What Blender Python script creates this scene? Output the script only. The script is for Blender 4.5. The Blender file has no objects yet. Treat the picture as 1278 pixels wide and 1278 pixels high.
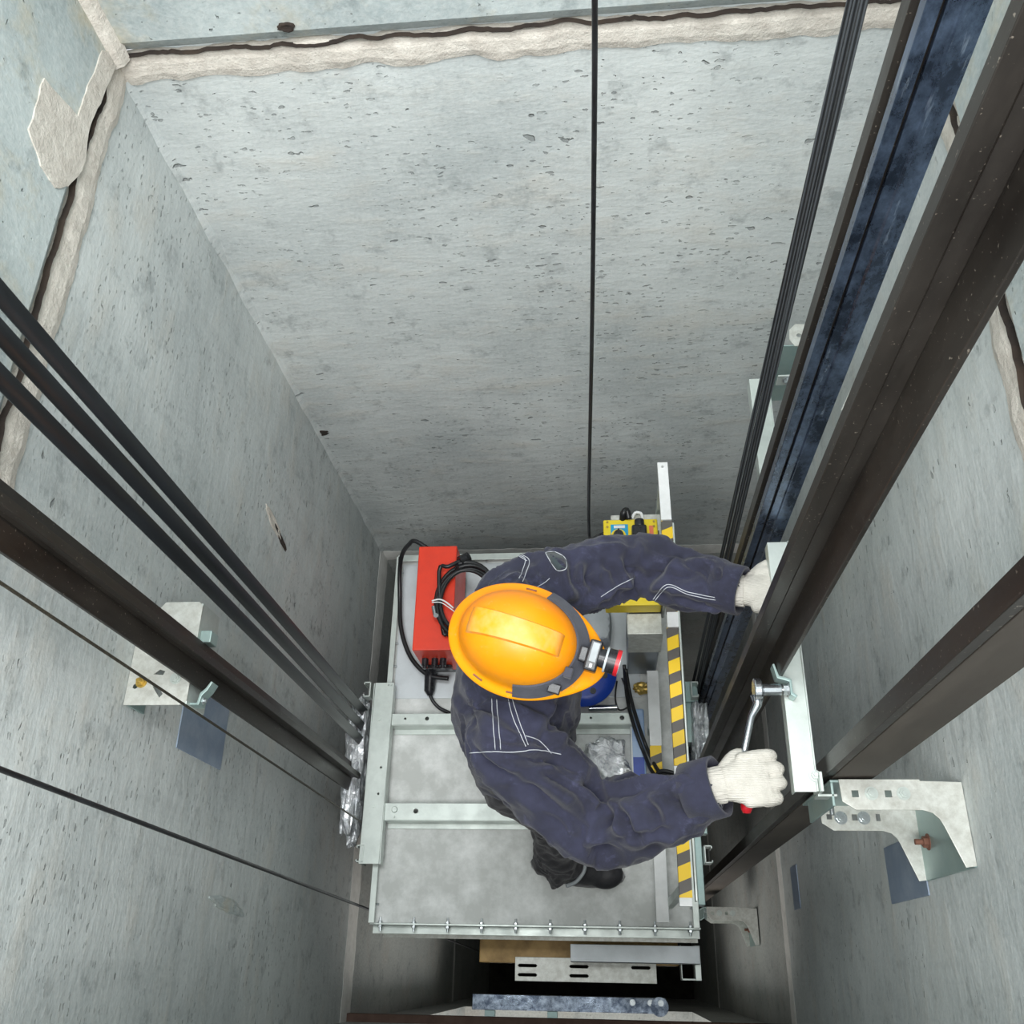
import bpy, bmesh, math, random
from mathutils import Vector, Matrix, noise
from mathutils.bvhtree import BVHTree
random.seed(7)
C = bpy.context.scene
COL = C.collection
V = Vector
PI = math.pi
# ---------------------------------------------------------------- camera
CAMZ = 3.4
AX = V((0.99532693, -0.02488317, -0.09330127))   # world X seen by the camera (right, down, forward)
AY = V((0.01860545, -0.8987033, 0.43816232))     # world Y
AN = V((0.09475302, 0.43785067, 0.89404063))     # straight down
cam = bpy.data.cameras.new('camera'); cam.lens = 1170/1278*36; cam.sensor_width = 36
cam.clip_start = 0.02; cam.clip_end = 100
camo = bpy.data.objects.new('camera', cam); COL.objects.link(camo)
R_ = V((AX[0], AY[0], -AN[0])); D_ = V((AX[1], AY[1], -AN[1])); F_ = V((AX[2], AY[2], -AN[2]))
camo.matrix_world = Matrix(((R_[0], -D_[0], -F_[0], 0), (R_[1], -D_[1], -F_[1], 0), (R_[2], -D_[2], -F_[2], CAMZ), (0, 0, 0, 1)))
C.camera = camo
# ---------------------------------------------------------------- light
W = bpy.data.worlds.new('world'); C.world = W; W.use_nodes = True
bg = W.node_tree.nodes['Background']; bg.inputs[0].default_value = (0.95, 0.98, 1.0, 1); bg.inputs[1].default_value = .75
def area(name, loc, target, sx, sy, power, col=(1, 1, 1)):
    l = bpy.data.lights.new(name, 'AREA'); l.shape = 'RECTANGLE'; l.size = sx; l.size_y = sy; l.energy = power; l.color = col
    o = bpy.data.objects.new(name, l); COL.objects.link(o); o.location = loc
    o.rotation_euler = (V(target)-V(loc)).to_track_quat('-Z', 'Y').to_euler(); return o
area('landing_daylight', (-0.1, -0.7, 4.4), (-0.15, 1.2, 1.2), 1.5, 1.0, 45, (1, 0.99, 0.97))
area('overhead_fill', (-0.2, 0.7, 4.3), (-0.2, 0.9, 0.0), 1.2, 0.5, 26, (0.97, 1, 1))  # added overhead fill, out of view, brightens the upper walls
area('lower_landing_light', (-0.2, -0.9, -1.7), (-0.2, 0.6, -1.7), 1.3, 1.6, 7, (1, 0.9, 0.78))
C.view_settings.view_transform = 'Standard'; C.view_settings.look = 'None'
C.view_settings.gamma = 1; C.view_settings.use_curve_mapping = False
C.view_settings.exposure = 0.72

def ray(px, py):
    d = V((px-639, py-639, 1170)); return V((d.dot(AX), d.dot(AY), -d.dot(AN)))
def az(px, py, z):
    r = ray(px, py); return V((0, 0, CAMZ)) + r*((z-CAMZ)/r.z)
def ax(px, py, x):
    r = ray(px, py); return V((0, 0, CAMZ)) + r*(x/r.x)
def ay(px, py, y):
    r = ray(px, py); return V((0, 0, CAMZ)) + r*(y/r.y)

# ---------------------------------------------------------------- materials
def lin(c):
    return tuple(((x/255)/12.92 if x/255 <= .04045 else ((x/255+.055)/1.055)**2.4) for x in c)+(1,)
class NT:
    def __init__(s, name):
        s.m = bpy.data.materials.new(name); s.m.use_nodes = True; s.t = s.m.node_tree
        s.p = s.t.nodes['Principled BSDF']; s.co = s.n('ShaderNodeTexCoord').outputs['Object']
    def n(s, k, **kw):
        x = s.t.nodes.new(k)
        for a, b in kw.items(): setattr(x, a, b)
        return x
    def l(s, a, b): s.t.links.new(a, b)
    def mapv(s, scale=(1, 1, 1), rot=(0, 0, 0)):
        m = s.n('ShaderNodeMapping'); m.inputs['Scale'].default_value = scale; m.inputs['Rotation'].default_value = rot
        s.l(s.co, m.inputs[0]); return m.outputs[0]
    def noise(s, scale, detail=4, rough=.6, vec=None, dist=0):
        x = s.n('ShaderNodeTexNoise'); x.inputs['Scale'].default_value = scale; x.inputs['Detail'].default_value = detail
        x.inputs['Roughness'].default_value = rough; x.inputs['Distortion'].default_value = dist
        s.l(vec or s.co, x.inputs['Vector']); return x.outputs['Fac']
    def rng(s, v, a, b, c=0, d=1):
        x = s.n('ShaderNodeMapRange'); s.l(v, x.inputs[0])
        for i, q in enumerate((a, b, c, d)): x.inputs[i+1].default_value = q
        return x.outputs[0]
    def math(s, op, a, b=None):
        x = s.n('ShaderNodeMath', operation=op)
        for i, q in enumerate((a, b)):
            if q is None: continue
            if isinstance(q, (int, float)): x.inputs[i].default_value = q
            else: s.l(q, x.inputs[i])
        return x.outputs[0]
    def mix(s, f, a, b):
        x = s.n('ShaderNodeMix', data_type='RGBA')
        if isinstance(f, (int, float)): x.inputs[0].default_value = f
        else: s.l(f, x.inputs[0])
        for i, q in ((6, a), (7, b)):
            if isinstance(q, tuple): x.inputs[i].default_value = q
            else: s.l(q, x.inputs[i])
        return x.outputs[2]
    def bump(s, h, strength, dist=.01, prev=None):
        b = s.n('ShaderNodeBump'); b.inputs['Strength'].default_value = strength; b.inputs['Distance'].default_value = dist
        s.l(h, b.inputs['Height'])
        if prev is not None: s.l(prev, b.inputs['Normal'])
        return b.outputs[0]
    def out(s, col=None, rough=None, nor=None, metal=None, **kw):
        for k, q in (('Base Color', col), ('Roughness', rough), ('Normal', nor), ('Metallic', metal)):
            if q is None: continue
            if isinstance(q, (tuple, float, int)): s.p.inputs[k].default_value = q
            else: s.l(q, s.p.inputs[k])
        for k, q in kw.items(): s.p.inputs[k.replace('_', ' ')].default_value = q
        return s.m

def concrete(name, base, dark, warm, stretch=(1, 1, 1), pit=1.0):
    s = NT(name); vec = s.mapv(stretch)
    big = s.noise(1.6, 5, .6); mid = s.noise(7, 6, .65, vec); fine = s.noise(90, 3, .6)
    c = s.mix(s.rng(big, .35, .7), lin(base), lin(dark))
    c = s.mix(s.rng(mid, .52, .75, 0, .55), c, lin(warm))
    st = s.mapv((5, 5, .35)); streak = s.noise(3.2, 5, .65, st)
    c = s.mix(s.rng(streak, .55, .8, 0, .22), c, lin(tuple(x*.72 for x in dark)))
    c = s.mix(s.rng(fine, .3, .75, 0, .22), c, lin((250, 250, 245)))
    pits = []
    msk = s.rng(s.noise(2.6, 3, .6), .38, .62)
    for sc, sz, keep in ((17, .12, .62), (38, .19, .55), (75, .22, .68)):
        wv = s.n('ShaderNodeVectorMath', operation='ADD'); nz = s.n('ShaderNodeTexNoise'); nz.inputs['Scale'].default_value = sc*1.4
        s.l(s.co, nz.inputs['Vector']); sc2 = s.n('ShaderNodeVectorMath', operation='SCALE'); s.l(nz.outputs['Color'], sc2.inputs[0]); sc2.inputs['Scale'].default_value = .9/sc
        s.l(vec, wv.inputs[0]); s.l(sc2.outputs[0], wv.inputs[1])
        v = s.n('ShaderNodeTexVoronoi'); v.inputs['Scale'].default_value = sc; s.l(wv.outputs[0], v.inputs['Vector'])
        sep = s.n('ShaderNodeSeparateColor'); s.l(v.outputs['Color'], sep.inputs[0])
        size = s.math('MULTIPLY', s.rng(sep.outputs[0], keep, 1, 0, 1), sz*pit*1.6)
        dd = s.math('SUBTRACT', size, v.outputs['Distance'])
        pits.append(s.math('MULTIPLY', s.rng(dd, 0, .05), msk if sc > 30 else 1.0))
    pt = s.math('MAXIMUM', s.math('MAXIMUM', pits[0], pits[1]), pits[2])
    blot = s.noise(13, 6, .7); c = s.mix(s.rng(blot, .56, .68, 0, .5), c, lin(tuple(x*.82 for x in dark)))
    c = s.mix(s.math('MULTIPLY', pt, .55), c, lin(tuple(x*.5 for x in dark)))
    h = s.math('SUBTRACT', s.math('MULTIPLY', fine, .12), pt)
    nb = s.bump(h, .9, .006); nb = s.bump(mid, .35, .02, nb)
    return s.out(c, .85, nb)
def painted(name, c1, c2, rough=.5, metal=0.0, scale=12, amt=.6, bumps=.1, stretch=(1, 1, 1), **kw):
    s = NT(name); vec = s.mapv(stretch); n = s.noise(scale, 6, .65, vec)
    c = s.mix(s.rng(n, .42, .72, 0, amt), lin(c1), lin(c2))
    return s.out(c, s.rng(n, .3, .7, rough*.85, min(1, rough*1.15)), s.bump(s.noise(scale*6, 3, .6, vec), bumps, .002), metal, **kw)
def cloth(name, c1, c2, weave=900, dusty=.5):
    s = NT(name); n = s.noise(9, 6, .7); n2 = s.noise(16, 8, .8, None, .6)
    c = s.mix(s.rng(n, .35, .75, 0, .8), lin(c1), lin(c2))
    c = s.mix(s.rng(n2, .54, .82, 0, dusty), c, lin(tuple(min(255, x*1.7+25) for x in c2)))
    w = s.noise(weave, 2, .5)
    return s.out(c, .92, s.bump(w, .35, .0015, s.bump(n2, .3, .004)), 0.0, Sheen_Weight=.15)

M = {}
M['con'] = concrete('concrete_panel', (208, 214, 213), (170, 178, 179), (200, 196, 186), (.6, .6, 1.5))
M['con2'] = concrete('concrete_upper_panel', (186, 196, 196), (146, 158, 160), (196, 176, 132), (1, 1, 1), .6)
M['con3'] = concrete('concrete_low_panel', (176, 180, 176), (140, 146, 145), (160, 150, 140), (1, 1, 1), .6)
s = NT('mortar'); n = s.noise(22, 7, .7); n3 = s.noise(160, 3, .6)
M['mortar'] = s.out(s.mix(s.rng(n, .35, .7), lin((228, 222, 212)), lin((198, 190, 180))), .95, s.bump(n, .8, .012, s.bump(n3, .6, .003)))
M['joint'] = painted('pale_joint', (240, 240, 236), (205, 205, 200), .9, 0, 20)
M['crack'] = painted('joint_gap', (46, 38, 34), (80, 66, 54), .95)
M['zinc'] = painted('zinc_plated_steel', (205, 213, 208), (176, 184, 180), .42, .45, 14, .7, .08)
M['zinc2'] = painted('green_zinc_steel', (146, 170, 168), (178, 194, 188), .4, .45, 10, .7, .08)
s = NT('galvanised_mottled'); n = s.noise(45, 5, .7); v = s.n('ShaderNodeTexVoronoi'); v.inputs['Scale'].default_value = 60; s.l(s.co, v.inputs['Vector'])
M['galv'] = s.out(s.mix(s.rng(n, .35, .7), lin((214, 216, 210)), lin((182, 182, 174))), .45, s.bump(n, .12, .002), .35)
s = NT('galv_dark'); n = s.noise(28, 7, .75); v = s.noise(6, 4, .6)
M['galvd'] = s.out(s.mix(s.rng(n, .4, .7), lin((70, 80, 96)), lin((170, 182, 196))), s.rng(v, .3, .7, .15, .5), s.bump(n, .3, .003), .8)
s = NT('blue_steel_rail'); n = s.noise(18, 7, .75, s.mapv((1, 1, .6))); v = s.noise(60, 4, .7, s.mapv((1, 1, .15)))
c = s.mix(s.rng(n, .4, .7), lin((50, 60, 76)), lin((112, 130, 158))); c = s.mix(s.rng(v, .62, .74, 0, .6), c, lin((190, 205, 225)))
M['blue_rail'] = s.out(c, s.rng(n, .3, .7, .18, .42), s.bump(v, .15, .002), .75)
s = NT('dark_oiled_rail'); n = s.noise(9, 6, .7, s.mapv((1, 1, .3))); v = s.noise(190, 2, .5)
c = s.mix(s.rng(n, .35, .7), lin((38, 34, 31)), lin((62, 57, 52))); c = s.mix(s.rng(v, .68, .76, 0, .8), c, lin((150, 140, 128)))
M['rail'] = s.out(c, s.rng(n, .3, .7, .3, .55), s.bump(n, .1, .002), .35)
M['rail_dull'] = painted('dull_brown_steel', (66, 60, 54), (104, 98, 90), .7, .2, 8, .8, .1, (1, 1, .2))
M['rubber'] = painted('black_rubber', (24, 26, 28), (48, 54, 60), .35, 0, 10, .6, .05, (1, 1, .1))
s = NT('ribbed_belt'); wv = s.n('ShaderNodeTexWave'); wv.bands_direction = 'X'; wv.inputs['Scale'].default_value = 55; s.l(s.co, wv.inputs['Vector'])
M['ribbed'] = s.out(s.mix(s.rng(wv.outputs['Fac'], .3, .8), lin((26, 28, 30)), lin((72, 76, 80))), .5, s.bump(wv.outputs['Fac'], .5, .002))
M['cable'] = painted('black_cable', (26, 26, 28), (50, 52, 56), .38)
M['wire'] = painted('steel_rope', (62, 58, 50), (104, 98, 84), .5, .6, 200, .8, .4)
M['roof'] = painted('dusty_roof_sheet', (196, 199, 196), (246, 248, 247), .6, 0, 9, .9, .05)
M['roof_light'] = painted('bare_roof_sheet', (214, 220, 224), (186, 192, 194), .45, .2, 6, .7, .04)
M['ochre'] = painted('painted_ochre_glow', (186, 150, 88), (120, 92, 54), .5, .1, 12, .8)  # orange light from the lower landing, put into the colour
M['darkmetal'] = painted('dark_metal', (48, 46, 44), (84, 80, 76), .5, .4)
M['steel'] = painted('chrome_steel', (205, 210, 215), (160, 165, 172), .18, .95, 30, .6, .04)
M['bolt'] = painted('bolt_steel', (196, 202, 204), (140, 146, 150), .3, .8, 60)
M['rust'] = painted('rust', (134, 92, 76), (96, 68, 56), .9, 0, 60)
M['denim'] = cloth('navy_work_cloth', (32, 33, 48), (58, 60, 84), 900, .4)
M['patch'] = cloth('green_grey_cloth', (50, 60, 64), (66, 78, 80), 700, .2)
M['trousers'] = cloth('dark_trouser_cloth', (30, 29, 34), (50, 48, 54), 900, .25)
M['stitch'] = painted('pale_thread', (196, 200, 206), (150, 156, 168), .9)
M['boot'] = painted('black_leather', (34, 34, 38), (66, 66, 70), .6, 0, 20, .7, .3)
s = NT('knit_glove'); wv = s.n('ShaderNodeTexWave'); wv.bands_direction = 'Y'; wv.inputs['Scale'].default_value = 110; wv.inputs['Distortion'].default_value = 2.5; s.l(s.co, wv.inputs['Vector'])
n = s.noise(40, 5, .7)
M['glove'] = s.out(s.mix(s.rng(n, .4, .75, 0, .6), lin((212, 208, 199)), lin((178, 174, 165))), .95, s.bump(wv.outputs['Fac'], .5, .002, s.bump(n, .3, .004)))
s = NT('orange_hat'); n = s.noise(14, 7, .75); n2 = s.noise(48, 6, .8); n3 = s.noise(5, 3, .5)
c = s.mix(s.rng(n3, .3, .7, 0, .8), lin((255, 168, 4)), lin((250, 138, 0)))
c = s.mix(s.rng(n2, .6, .72, 0, .45), c, lin((232, 196, 150))); c = s.mix(s.rng(n, .6, .75, 0, .35), c, lin((222, 170, 130)))
M['hat'] = s.out(c, s.rng(n, .4, .7, .28, .5), s.bump(n2, .06, .002), 0.0, Specular_IOR_Level=.5)
M['hat_rim'] = painted('scuffed_orange', (254, 160, 22), (232, 176, 112), .4, 0, 26, .7)
M['strap'] = cloth('grey_elastic', (58, 60, 70), (84, 86, 96), 500, .1)
M['blackp'] = painted('black_plastic', (30, 30, 34), (60, 62, 68), .3, 0, 60)
M['glass'] = painted('lens_glass', (190, 200, 206), (150, 160, 166), .08, 0, 30)
M['redp'] = painted('red_plastic', (196, 28, 40), (160, 20, 30), .35)
M['red'] = painted('red_paint', (232, 62, 36), (214, 54, 32), .42, 0, 12, .7, .05)
M['yellow'] = painted('yellow_paint', (240, 214, 40), (226, 196, 30), .45, 0, 10, .6, .04)
M['cyan'] = painted('cyan_print', (20, 160, 205), (30, 150, 200), .5)
M['orangep'] = painted('salmon_print', (235, 130, 90), (225, 110, 80), .5)
M['white'] = painted('white_paint', (236, 238, 238), (206, 208, 206), .5, 0, 14, .6, .05)
M['greyp'] = painted('grey_plastic', (168, 174, 178), (140, 146, 150), .5)
M['post'] = painted('brushed_post', (112, 120, 128), (160, 166, 168), .35, .7, 5, .9, .05, (1, 1, .1))
M['bluep'] = painted('blue_paint', (24, 66, 170), (16, 46, 130), .35)
M['bluel'] = painted('pale_blue_film', (150, 180, 220), (200, 214, 232), .3)
M['skin'] = painted('skin', (206, 160, 134), (190, 140, 116), .6)
M['hair'] = painted('dark_hair', (48, 36, 28), (36, 26, 20), .8)
M['gold'] = painted('gold_tape', (180, 150, 70), (220, 196, 120), .35, .5, 40)
M['plate'] = painted('weld_plate', (140, 156, 178), (172, 184, 198), .5, .2, 14, .8, .08)
M['floor'] = painted('pit_floor', (70, 66, 60), (40, 36, 32), .9)
M['brown'] = painted('sill_brown', (92, 70, 60), (60, 46, 40), .8)
s = NT('hazard_stripes'); sep = s.n('ShaderNodeSeparateXYZ'); s.l(s.co, sep.inputs[0])
t = s.math('ADD', s.math('MULTIPLY', sep.outputs[1], 15.0), s.math('MULTIPLY', sep.outputs[0], -6.0))
fr = s.math('FRACT', t); k = s.math('GREATER_THAN', fr, .56)
M['hazard'] = s.out(s.mix(k, lin((248, 206, 36)), lin((92, 88, 84))), .45)
s = NT('clear_foil'); n = s.noise(26, 5, .7, None, 1.2)
M['foil'] = s.out(s.mix(s.rng(n, .35, .65), lin((170, 174, 180)), lin((244, 246, 248))), .12, s.bump(n, .8, .01), .7)

# ---------------------------------------------------------------- mesh helpers
def nb(): return bmesh.new()
def box(bm, a, b, rot=None, piv=None):
    a = V(a); b = V(b); c = (a+b)/2; sz = V([max(abs(x), 1e-4) for x in (b-a)])
    m = Matrix.Translation(c) @ Matrix.Diagonal((*sz, 1))
    if rot: m = Matrix.Translation(c) @ Matrix.Rotation(rot[1], 4, rot[0]) @ Matrix.Diagonal((*sz, 1))
    bmesh.ops.create_cube(bm, size=1, matrix=m); return bm
def frame(d):
    d = V(d).normalized(); u = d.cross(V((0, 0, 1)))
    if u.length < .05: u = d.cross(V((0, 1, 0)))
    u.normalize(); return u, d.cross(u).normalized(), d
def skinrings(bm, rings, cap=True, closed=False):
    vs = [[bm.verts.new(p) for p in r] for r in rings]; n = len(vs[0])
    rr = range(len(vs) if closed else len(vs)-1)
    for i in rr:
        A = vs[i]; B = vs[(i+1) % len(vs)]
        for j in range(n): bm.faces.new((A[j], A[(j+1) % n], B[(j+1) % n], B[j]))
    if cap and not closed:
        bm.faces.new(vs[0][::-1]); bm.faces.new(vs[-1])
    return bm
def tube(bm, pts, r, n=10, closed=False):
    pts = [V(p) for p in pts]; rings = []; u = None; N = len(pts)
    for i, p in enumerate(pts):
        d = (pts[(i+1) % N] if (closed or i < N-1) else p) - (pts[i-1] if (closed or i > 0) else p)
        if d.length < 1e-7: d = V((0, 0, 1))
        d.normalize()
        if u is None: u = frame(d)[0]
        u = (u - d*u.dot(d)); u = u.normalized() if u.length > 1e-5 else frame(d)[0]
        w = d.cross(u); rad = r[i] if isinstance(r, (list, tuple)) else r
        rings.append([p + (u*math.cos(2*PI*k/n)+w*math.sin(2*PI*k/n))*rad for k in range(n)])
    return skinrings(bm, rings, True, closed)
def cyl(bm, a, b, r, r2=None, n=20): return tube(bm, [a, b], [r, r if r2 is None else r2], n)
def hexbolt(bm, p, axis, r=.008, h=.006, stem=.006):
    u, w, d = frame(axis); p = V(p)
    cyl(bm, p, p+d*.0015, r*1.45, n=16)
    rings = [[p+d*q+(u*math.cos(PI/3*k)+w*math.sin(PI/3*k))*r for k in range(6)] for q in (.0015, .0015+h)]
    skinrings(bm, rings); cyl(bm, p+d*(.0015+h), p+d*(.0015+h+stem), r*.5, n=12); return bm
def smoothpts(pts, k=6):
    pts = [V(p) for p in pts]; o = []
    for i in range(len(pts)-1):
        p0 = pts[max(i-1, 0)]; p1 = pts[i]; p2 = pts[i+1]; p3 = pts[min(i+2, len(pts)-1)]
        for j in range(k):
            t = j/k
            o.append(.5*((2*p1)+(p2-p0)*t+(2*p0-5*p1+4*p2-p3)*t*t+(3*p1-p0-3*p2+p3)*t**3))
    return o+[pts[-1]]
def prism(bm, poly, fn, a, b):
    """poly of 2D points mapped by fn(u,v,w) between w=a and w=b"""
    return skinrings(bm, [[fn(u, v, w) for u, v in poly] for w in (a, b)])
def plate(bm, outer, holes, th, mat):
    cu = bpy.data.curves.new('t', 'CURVE'); cu.dimensions = '2D'; cu.fill_mode = 'BOTH'; cu.extrude = th/2
    for loop in [outer]+list(holes):
        sp = cu.splines.new('POLY'); sp.points.add(len(loop)-1); sp.use_cyclic_u = True
        for q, (x, y) in zip(sp.points, loop): q.co = (x, y, 0, 1)
    o = bpy.data.objects.new('t', cu); COL.objects.link(o); dg = bpy.context.evaluated_depsgraph_get()
    me = o.evaluated_get(dg).to_mesh(); me2 = me.copy(); me2.transform(mat); bm.from_mesh(me2)
    bpy.data.objects.remove(o); bpy.data.meshes.remove(me2); bmesh.ops.remove_doubles(bm, verts=bm.verts[:], dist=1e-6); return bm
def circ(x, y, r, n=14): return [(x+r*math.cos(2*PI*k/n), y+r*math.sin(2*PI*k/n)) for k in range(n)]
def rect(x0, y0, x1, y1): return [(x0, y0), (x1, y0), (x1, y1), (x0, y1)]
def obj(name, bm, mat, parent=None, bevel=0, smooth=False, mat2=None):
    bmesh.ops.recalc_face_normals(bm, faces=bm.faces[:])
    me = bpy.data.meshes.new(name); bm.to_mesh(me); bm.free(); me.materials.append(mat)
    if mat2: me.materials.append(mat2)
    o = bpy.data.objects.new(name, me); COL.objects.link(o)
    if parent:
        o.parent = parent
        if parent.type == 'EMPTY': o.location = -parent.location
    if bevel:
        b = o.modifiers.new('bevel', 'BEVEL'); b.width = bevel; b.segments = 2; b.limit_method = 'ANGLE'; b.angle_limit = .6
    if smooth:
        for p in me.polygons: p.use_smooth = True
        if smooth == 'auto':
            me.set_sharp_from_angle(angle=.7)
    return o
def tag(o, label, cat, group=None):
    o['label'] = label; o['category'] = cat
    if group: o['group'] = group
    return o
def thing(name, label, cat, loc, group=None):
    o = bpy.data.objects.new(name, None); COL.objects.link(o); o.location = loc; o.empty_display_size = .05
    return tag(o, label, cat, group)
def struct(o): o['kind'] = 'structure'; return o
def copy_tree(o, parent=None):
    c = o.copy(); COL.objects.link(c); c.parent = parent
    for ch in list(o.children): copy_tree(ch, c)
    return c

# ---------------------------------------------------------------- the shaft
XL, XR, YB, YF = -1.055, .69, 1.81, -.2
ZS = [-5.6, -3.545, -.745, 2.02]       # joints between wall panels; last one is the upper joint
def wall(name, fn, u0, u1, top=4.2):
    bm = nb(); lay = []
    for i, (a, b) in enumerate(((-5.6, -3.575), (-3.515, -.775), (-.715, 2.0), (2.075, top))):
        n0 = len(bm.faces)
        out = .018 if i == 3 else 0
        prof = [(-.12, a), (out-.02 if i == 3 else 0, a), (out, a+.03), (out, b), (-.12, b)]
        rings = [[fn(u, z, d) for d, z in prof] for u in (u0, u1)]
        skinrings(bm, rings)
        lay.append((n0, len(bm.faces), i))
    bm.faces.ensure_lookup_table()
    for a, b, i in lay:
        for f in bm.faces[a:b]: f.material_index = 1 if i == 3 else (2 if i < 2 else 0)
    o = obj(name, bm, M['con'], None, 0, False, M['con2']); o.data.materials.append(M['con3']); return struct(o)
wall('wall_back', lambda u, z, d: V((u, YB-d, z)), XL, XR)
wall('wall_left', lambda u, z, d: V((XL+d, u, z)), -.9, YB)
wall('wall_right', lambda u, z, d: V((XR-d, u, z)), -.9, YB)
bm = nb(); box(bm, (XL, YF-.15, -5.6), (XR, YF, -2.7)); box(bm, (XL, YF-.15, -.79), (XR, YF, 2.0)); box(bm, (XL, YF-.15, -2.7), (-.85, YF, -.79)); box(bm, (.45, YF-.15, -2.7), (XR, YF, -.79)); struct(obj('wall_front', bm, M['con3']))
bm = nb(); box(bm, (XL-.12, -.9, -5.75), (XR+.12, YB+.12, -5.6)); struct(obj('floor', bm, M['floor']))
# ragged mortar in the joints
def joint(idx, fn, u0, u1, z, lo, hi, proud=.012, n=None):
    L = abs(u1-u0); n = n or int(L/.012); a, b, c = [], [], []
    rings = []
    for k in range(n+1):
        u = u0+(u1-u0)*k/n
        e0 = z+lo-.012*noise.fractal(V((u*9, idx*3.1, 0)), 1, 2, 4)*1.2
        e1 = z+hi+.010*noise.fractal(V((u*9, idx*3.1, 7)), 1, 2, 4)*1.2
        p = proud*(.7+.5*noise.noise(V((u*14, idx, 3))))
        rings.append([fn(u, e0, -.02), fn(u, e0, p*.5), fn(u, e0*.7+e1*.3, p), fn(u, e0*.3+e1*.7, p*.9), fn(u, e1, p*.3), fn(u, e1, -.02)])
    bm = nb(); skinrings(bm, rings); return struct(obj('trim_%d' % idx, bm, M['mortar'] if idx < 4 else M['joint']))
fb = lambda u, z, d: V((u, YB-d, z)); fl = lambda u, z, d: V((XL+d, u, z)); fr_ = lambda u, z, d: V((XR-d, u, z))
joint(1, fb, XL, XR, 2.03, -.035, .03); joint(2, fl, -.6, YB, 2.03, -.035, .03); joint(3, fr_, -.6, YB, 2.03, -.035, .035)
joint(4, fb, XL, XR, -.745, -.05, .05, .004); joint(5, fl, YF, YB, -.745, -.06, .09, .004); joint(6, fr_, YF, YB, -.745, -.05, .05, .004)
joint(7, fb, XL, XR, -3.545, -.035, .035, .004); joint(8, fl, YF, YB, -3.545, -.03, .03, .004); joint(9, fr_, YF, YB, -3.545, -.03, .03, .004)
# dark open gaps along the top edge of the upper joints, and vertical corner gap
def crack(idx, fn, u0, u1, z, amp=.0018):
    rings = []; n = int(abs(u1-u0)/.01)
    for k in range(n+1):
        u = u0+(u1-u0)*k/n; zz = z+.012*noise.fractal(V((u*9, idx*2.3, 0)), .8, 2.2, 5); w = amp*max(.12, .5+1.3*noise.noise(V((u*6, idx, 9))))
        rings.append([fn(u, zz-w*.5, .0), fn(u, zz-w*.5, .014), fn(u, zz+w*.5, .0145), fn(u, zz+w*.5, .0)])
    bm = nb(); skinrings(bm, rings); return struct(obj('trim_%d' % idx, bm, M['crack']))
crack(10, fb, XL+.01, XR, 2.066); crack(11, fl, -.6, YB-.02, 2.07, .002); crack(12, fr_, -.6, YB-.02, 2.07, .002)
# smeared mortar patch on the left wall near the corner, mortar in the corner between the upper panels
pts = [(55, 98), (75, 120), (97, 146), (110, 110), (128, 62), (150, 70), (128, 120), (112, 160), (104, 210), (84, 232), (70, 236), (52, 205), (36, 160)]
P3 = [ax(x, y, XL+.02) for x, y in pts]
bm = nb(); dens = []
for i in range(len(P3)):
    a, b = P3[i], P3[(i+1) % len(P3)]
    for j in range(5):
        q = a.lerp(b, j/5); q = q + V((0, .006*noise.noise(q*40), .006*noise.noise(q*40+V((9, 0, 0))))); dens.append(q)
skinrings(bm, [[V((XL-.01, q.y, q.z)) for q in dens], [V((XL+.021, q.y, q.z)) for q in dens]])
struct(obj('trim_13', bm, M['mortar']))
bm = nb(); rings = []
for k in range(30):
    z = 2.06+k*.04; w = .03+.012*noise.noise(V((z*9, 2, 2)))
    rings.append([V((XL+.01, YB-.01, z)), V((XL+.018+w, YB-.012, z)), V((XL+.026+w*.3, YB-.026-w*.3, z)), V((XL+.012, YB-.018-w, z))])
skinrings(bm, rings); struct(obj('trim_14', bm, M['mortar']))
# vertical dark crumbs in the lower corner (a raised fillet of grout)
bm = nb(); rings = []
for k in range(90):
    z = 2.0-k*.03; w = .018+.01*noise.noise(V((z*7, 5, 2)))
    rings.append([V((XL-.01, YB+.01, z)), V((XL+w, YB+.005, z)), V((XL+w*.4, YB-w*.4, z)), V((XL-.005, YB-w, z))])
skinrings(bm, rings); struct(obj('trim_15', bm, M['con']))
# broken hollows in the walls
def gouge(idx, P, nrm, L, w, rot, mat):
    u, v_, d = frame(nrm); du = (u*math.cos(rot)+v_*math.sin(rot)); dv = d.cross(du); bm = nb(); ring = []
    for k in range(22):
        a = 2*PI*k/22; r = 1+.35*noise.fractal(V((math.cos(a)*2, math.sin(a)*2, idx)), .7, 2.5, 4)
        ring.append(P+du*math.cos(a)*L*r+dv*math.sin(a)*w*r)
    rim = [q+(q-P)*.35+d*.002 for q in ring]
    skinrings(bm, [[q-d*.004 for q in rim], rim, [q+d*.0035 for q in ring], [P+(q-P)*.35+d*.0015 for q in ring]])
    struct(obj('trim_%d' % idx, bm, mat))
gouge(16, ay(357, 34, YB-.02), (0, -1, 0), .014, .008, 0, M['crack'])
gouge(17, ay(152, 104, YB), (0, -1, 0), .014, .005, .2, M['crack'])
gouge(18, ax(350, 672, XL), (1, 0, 0), .05, .009, 1.35, M['crack']); gouge(31, ax(341, 652, XL), (1, 0, 0), .06, .015, 1.35, M['mortar'])
gouge(19, ax(283, 1130, XL), (1, 0, 0), .10, .013, 1.5, M['con2'])
for i, (x, y, a, b) in enumerate(((398, 541, .03, .013), (371, 508, .028, .007), (299, 374, .012, .01), (205, 196, .014, .012), (270, 325, .02, .004))):
    gouge(20+i, ay(x, y, YB), (0, -1, 0), a, b, 1.1 if i in (1, 4) else .3, M['crack'])
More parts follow.
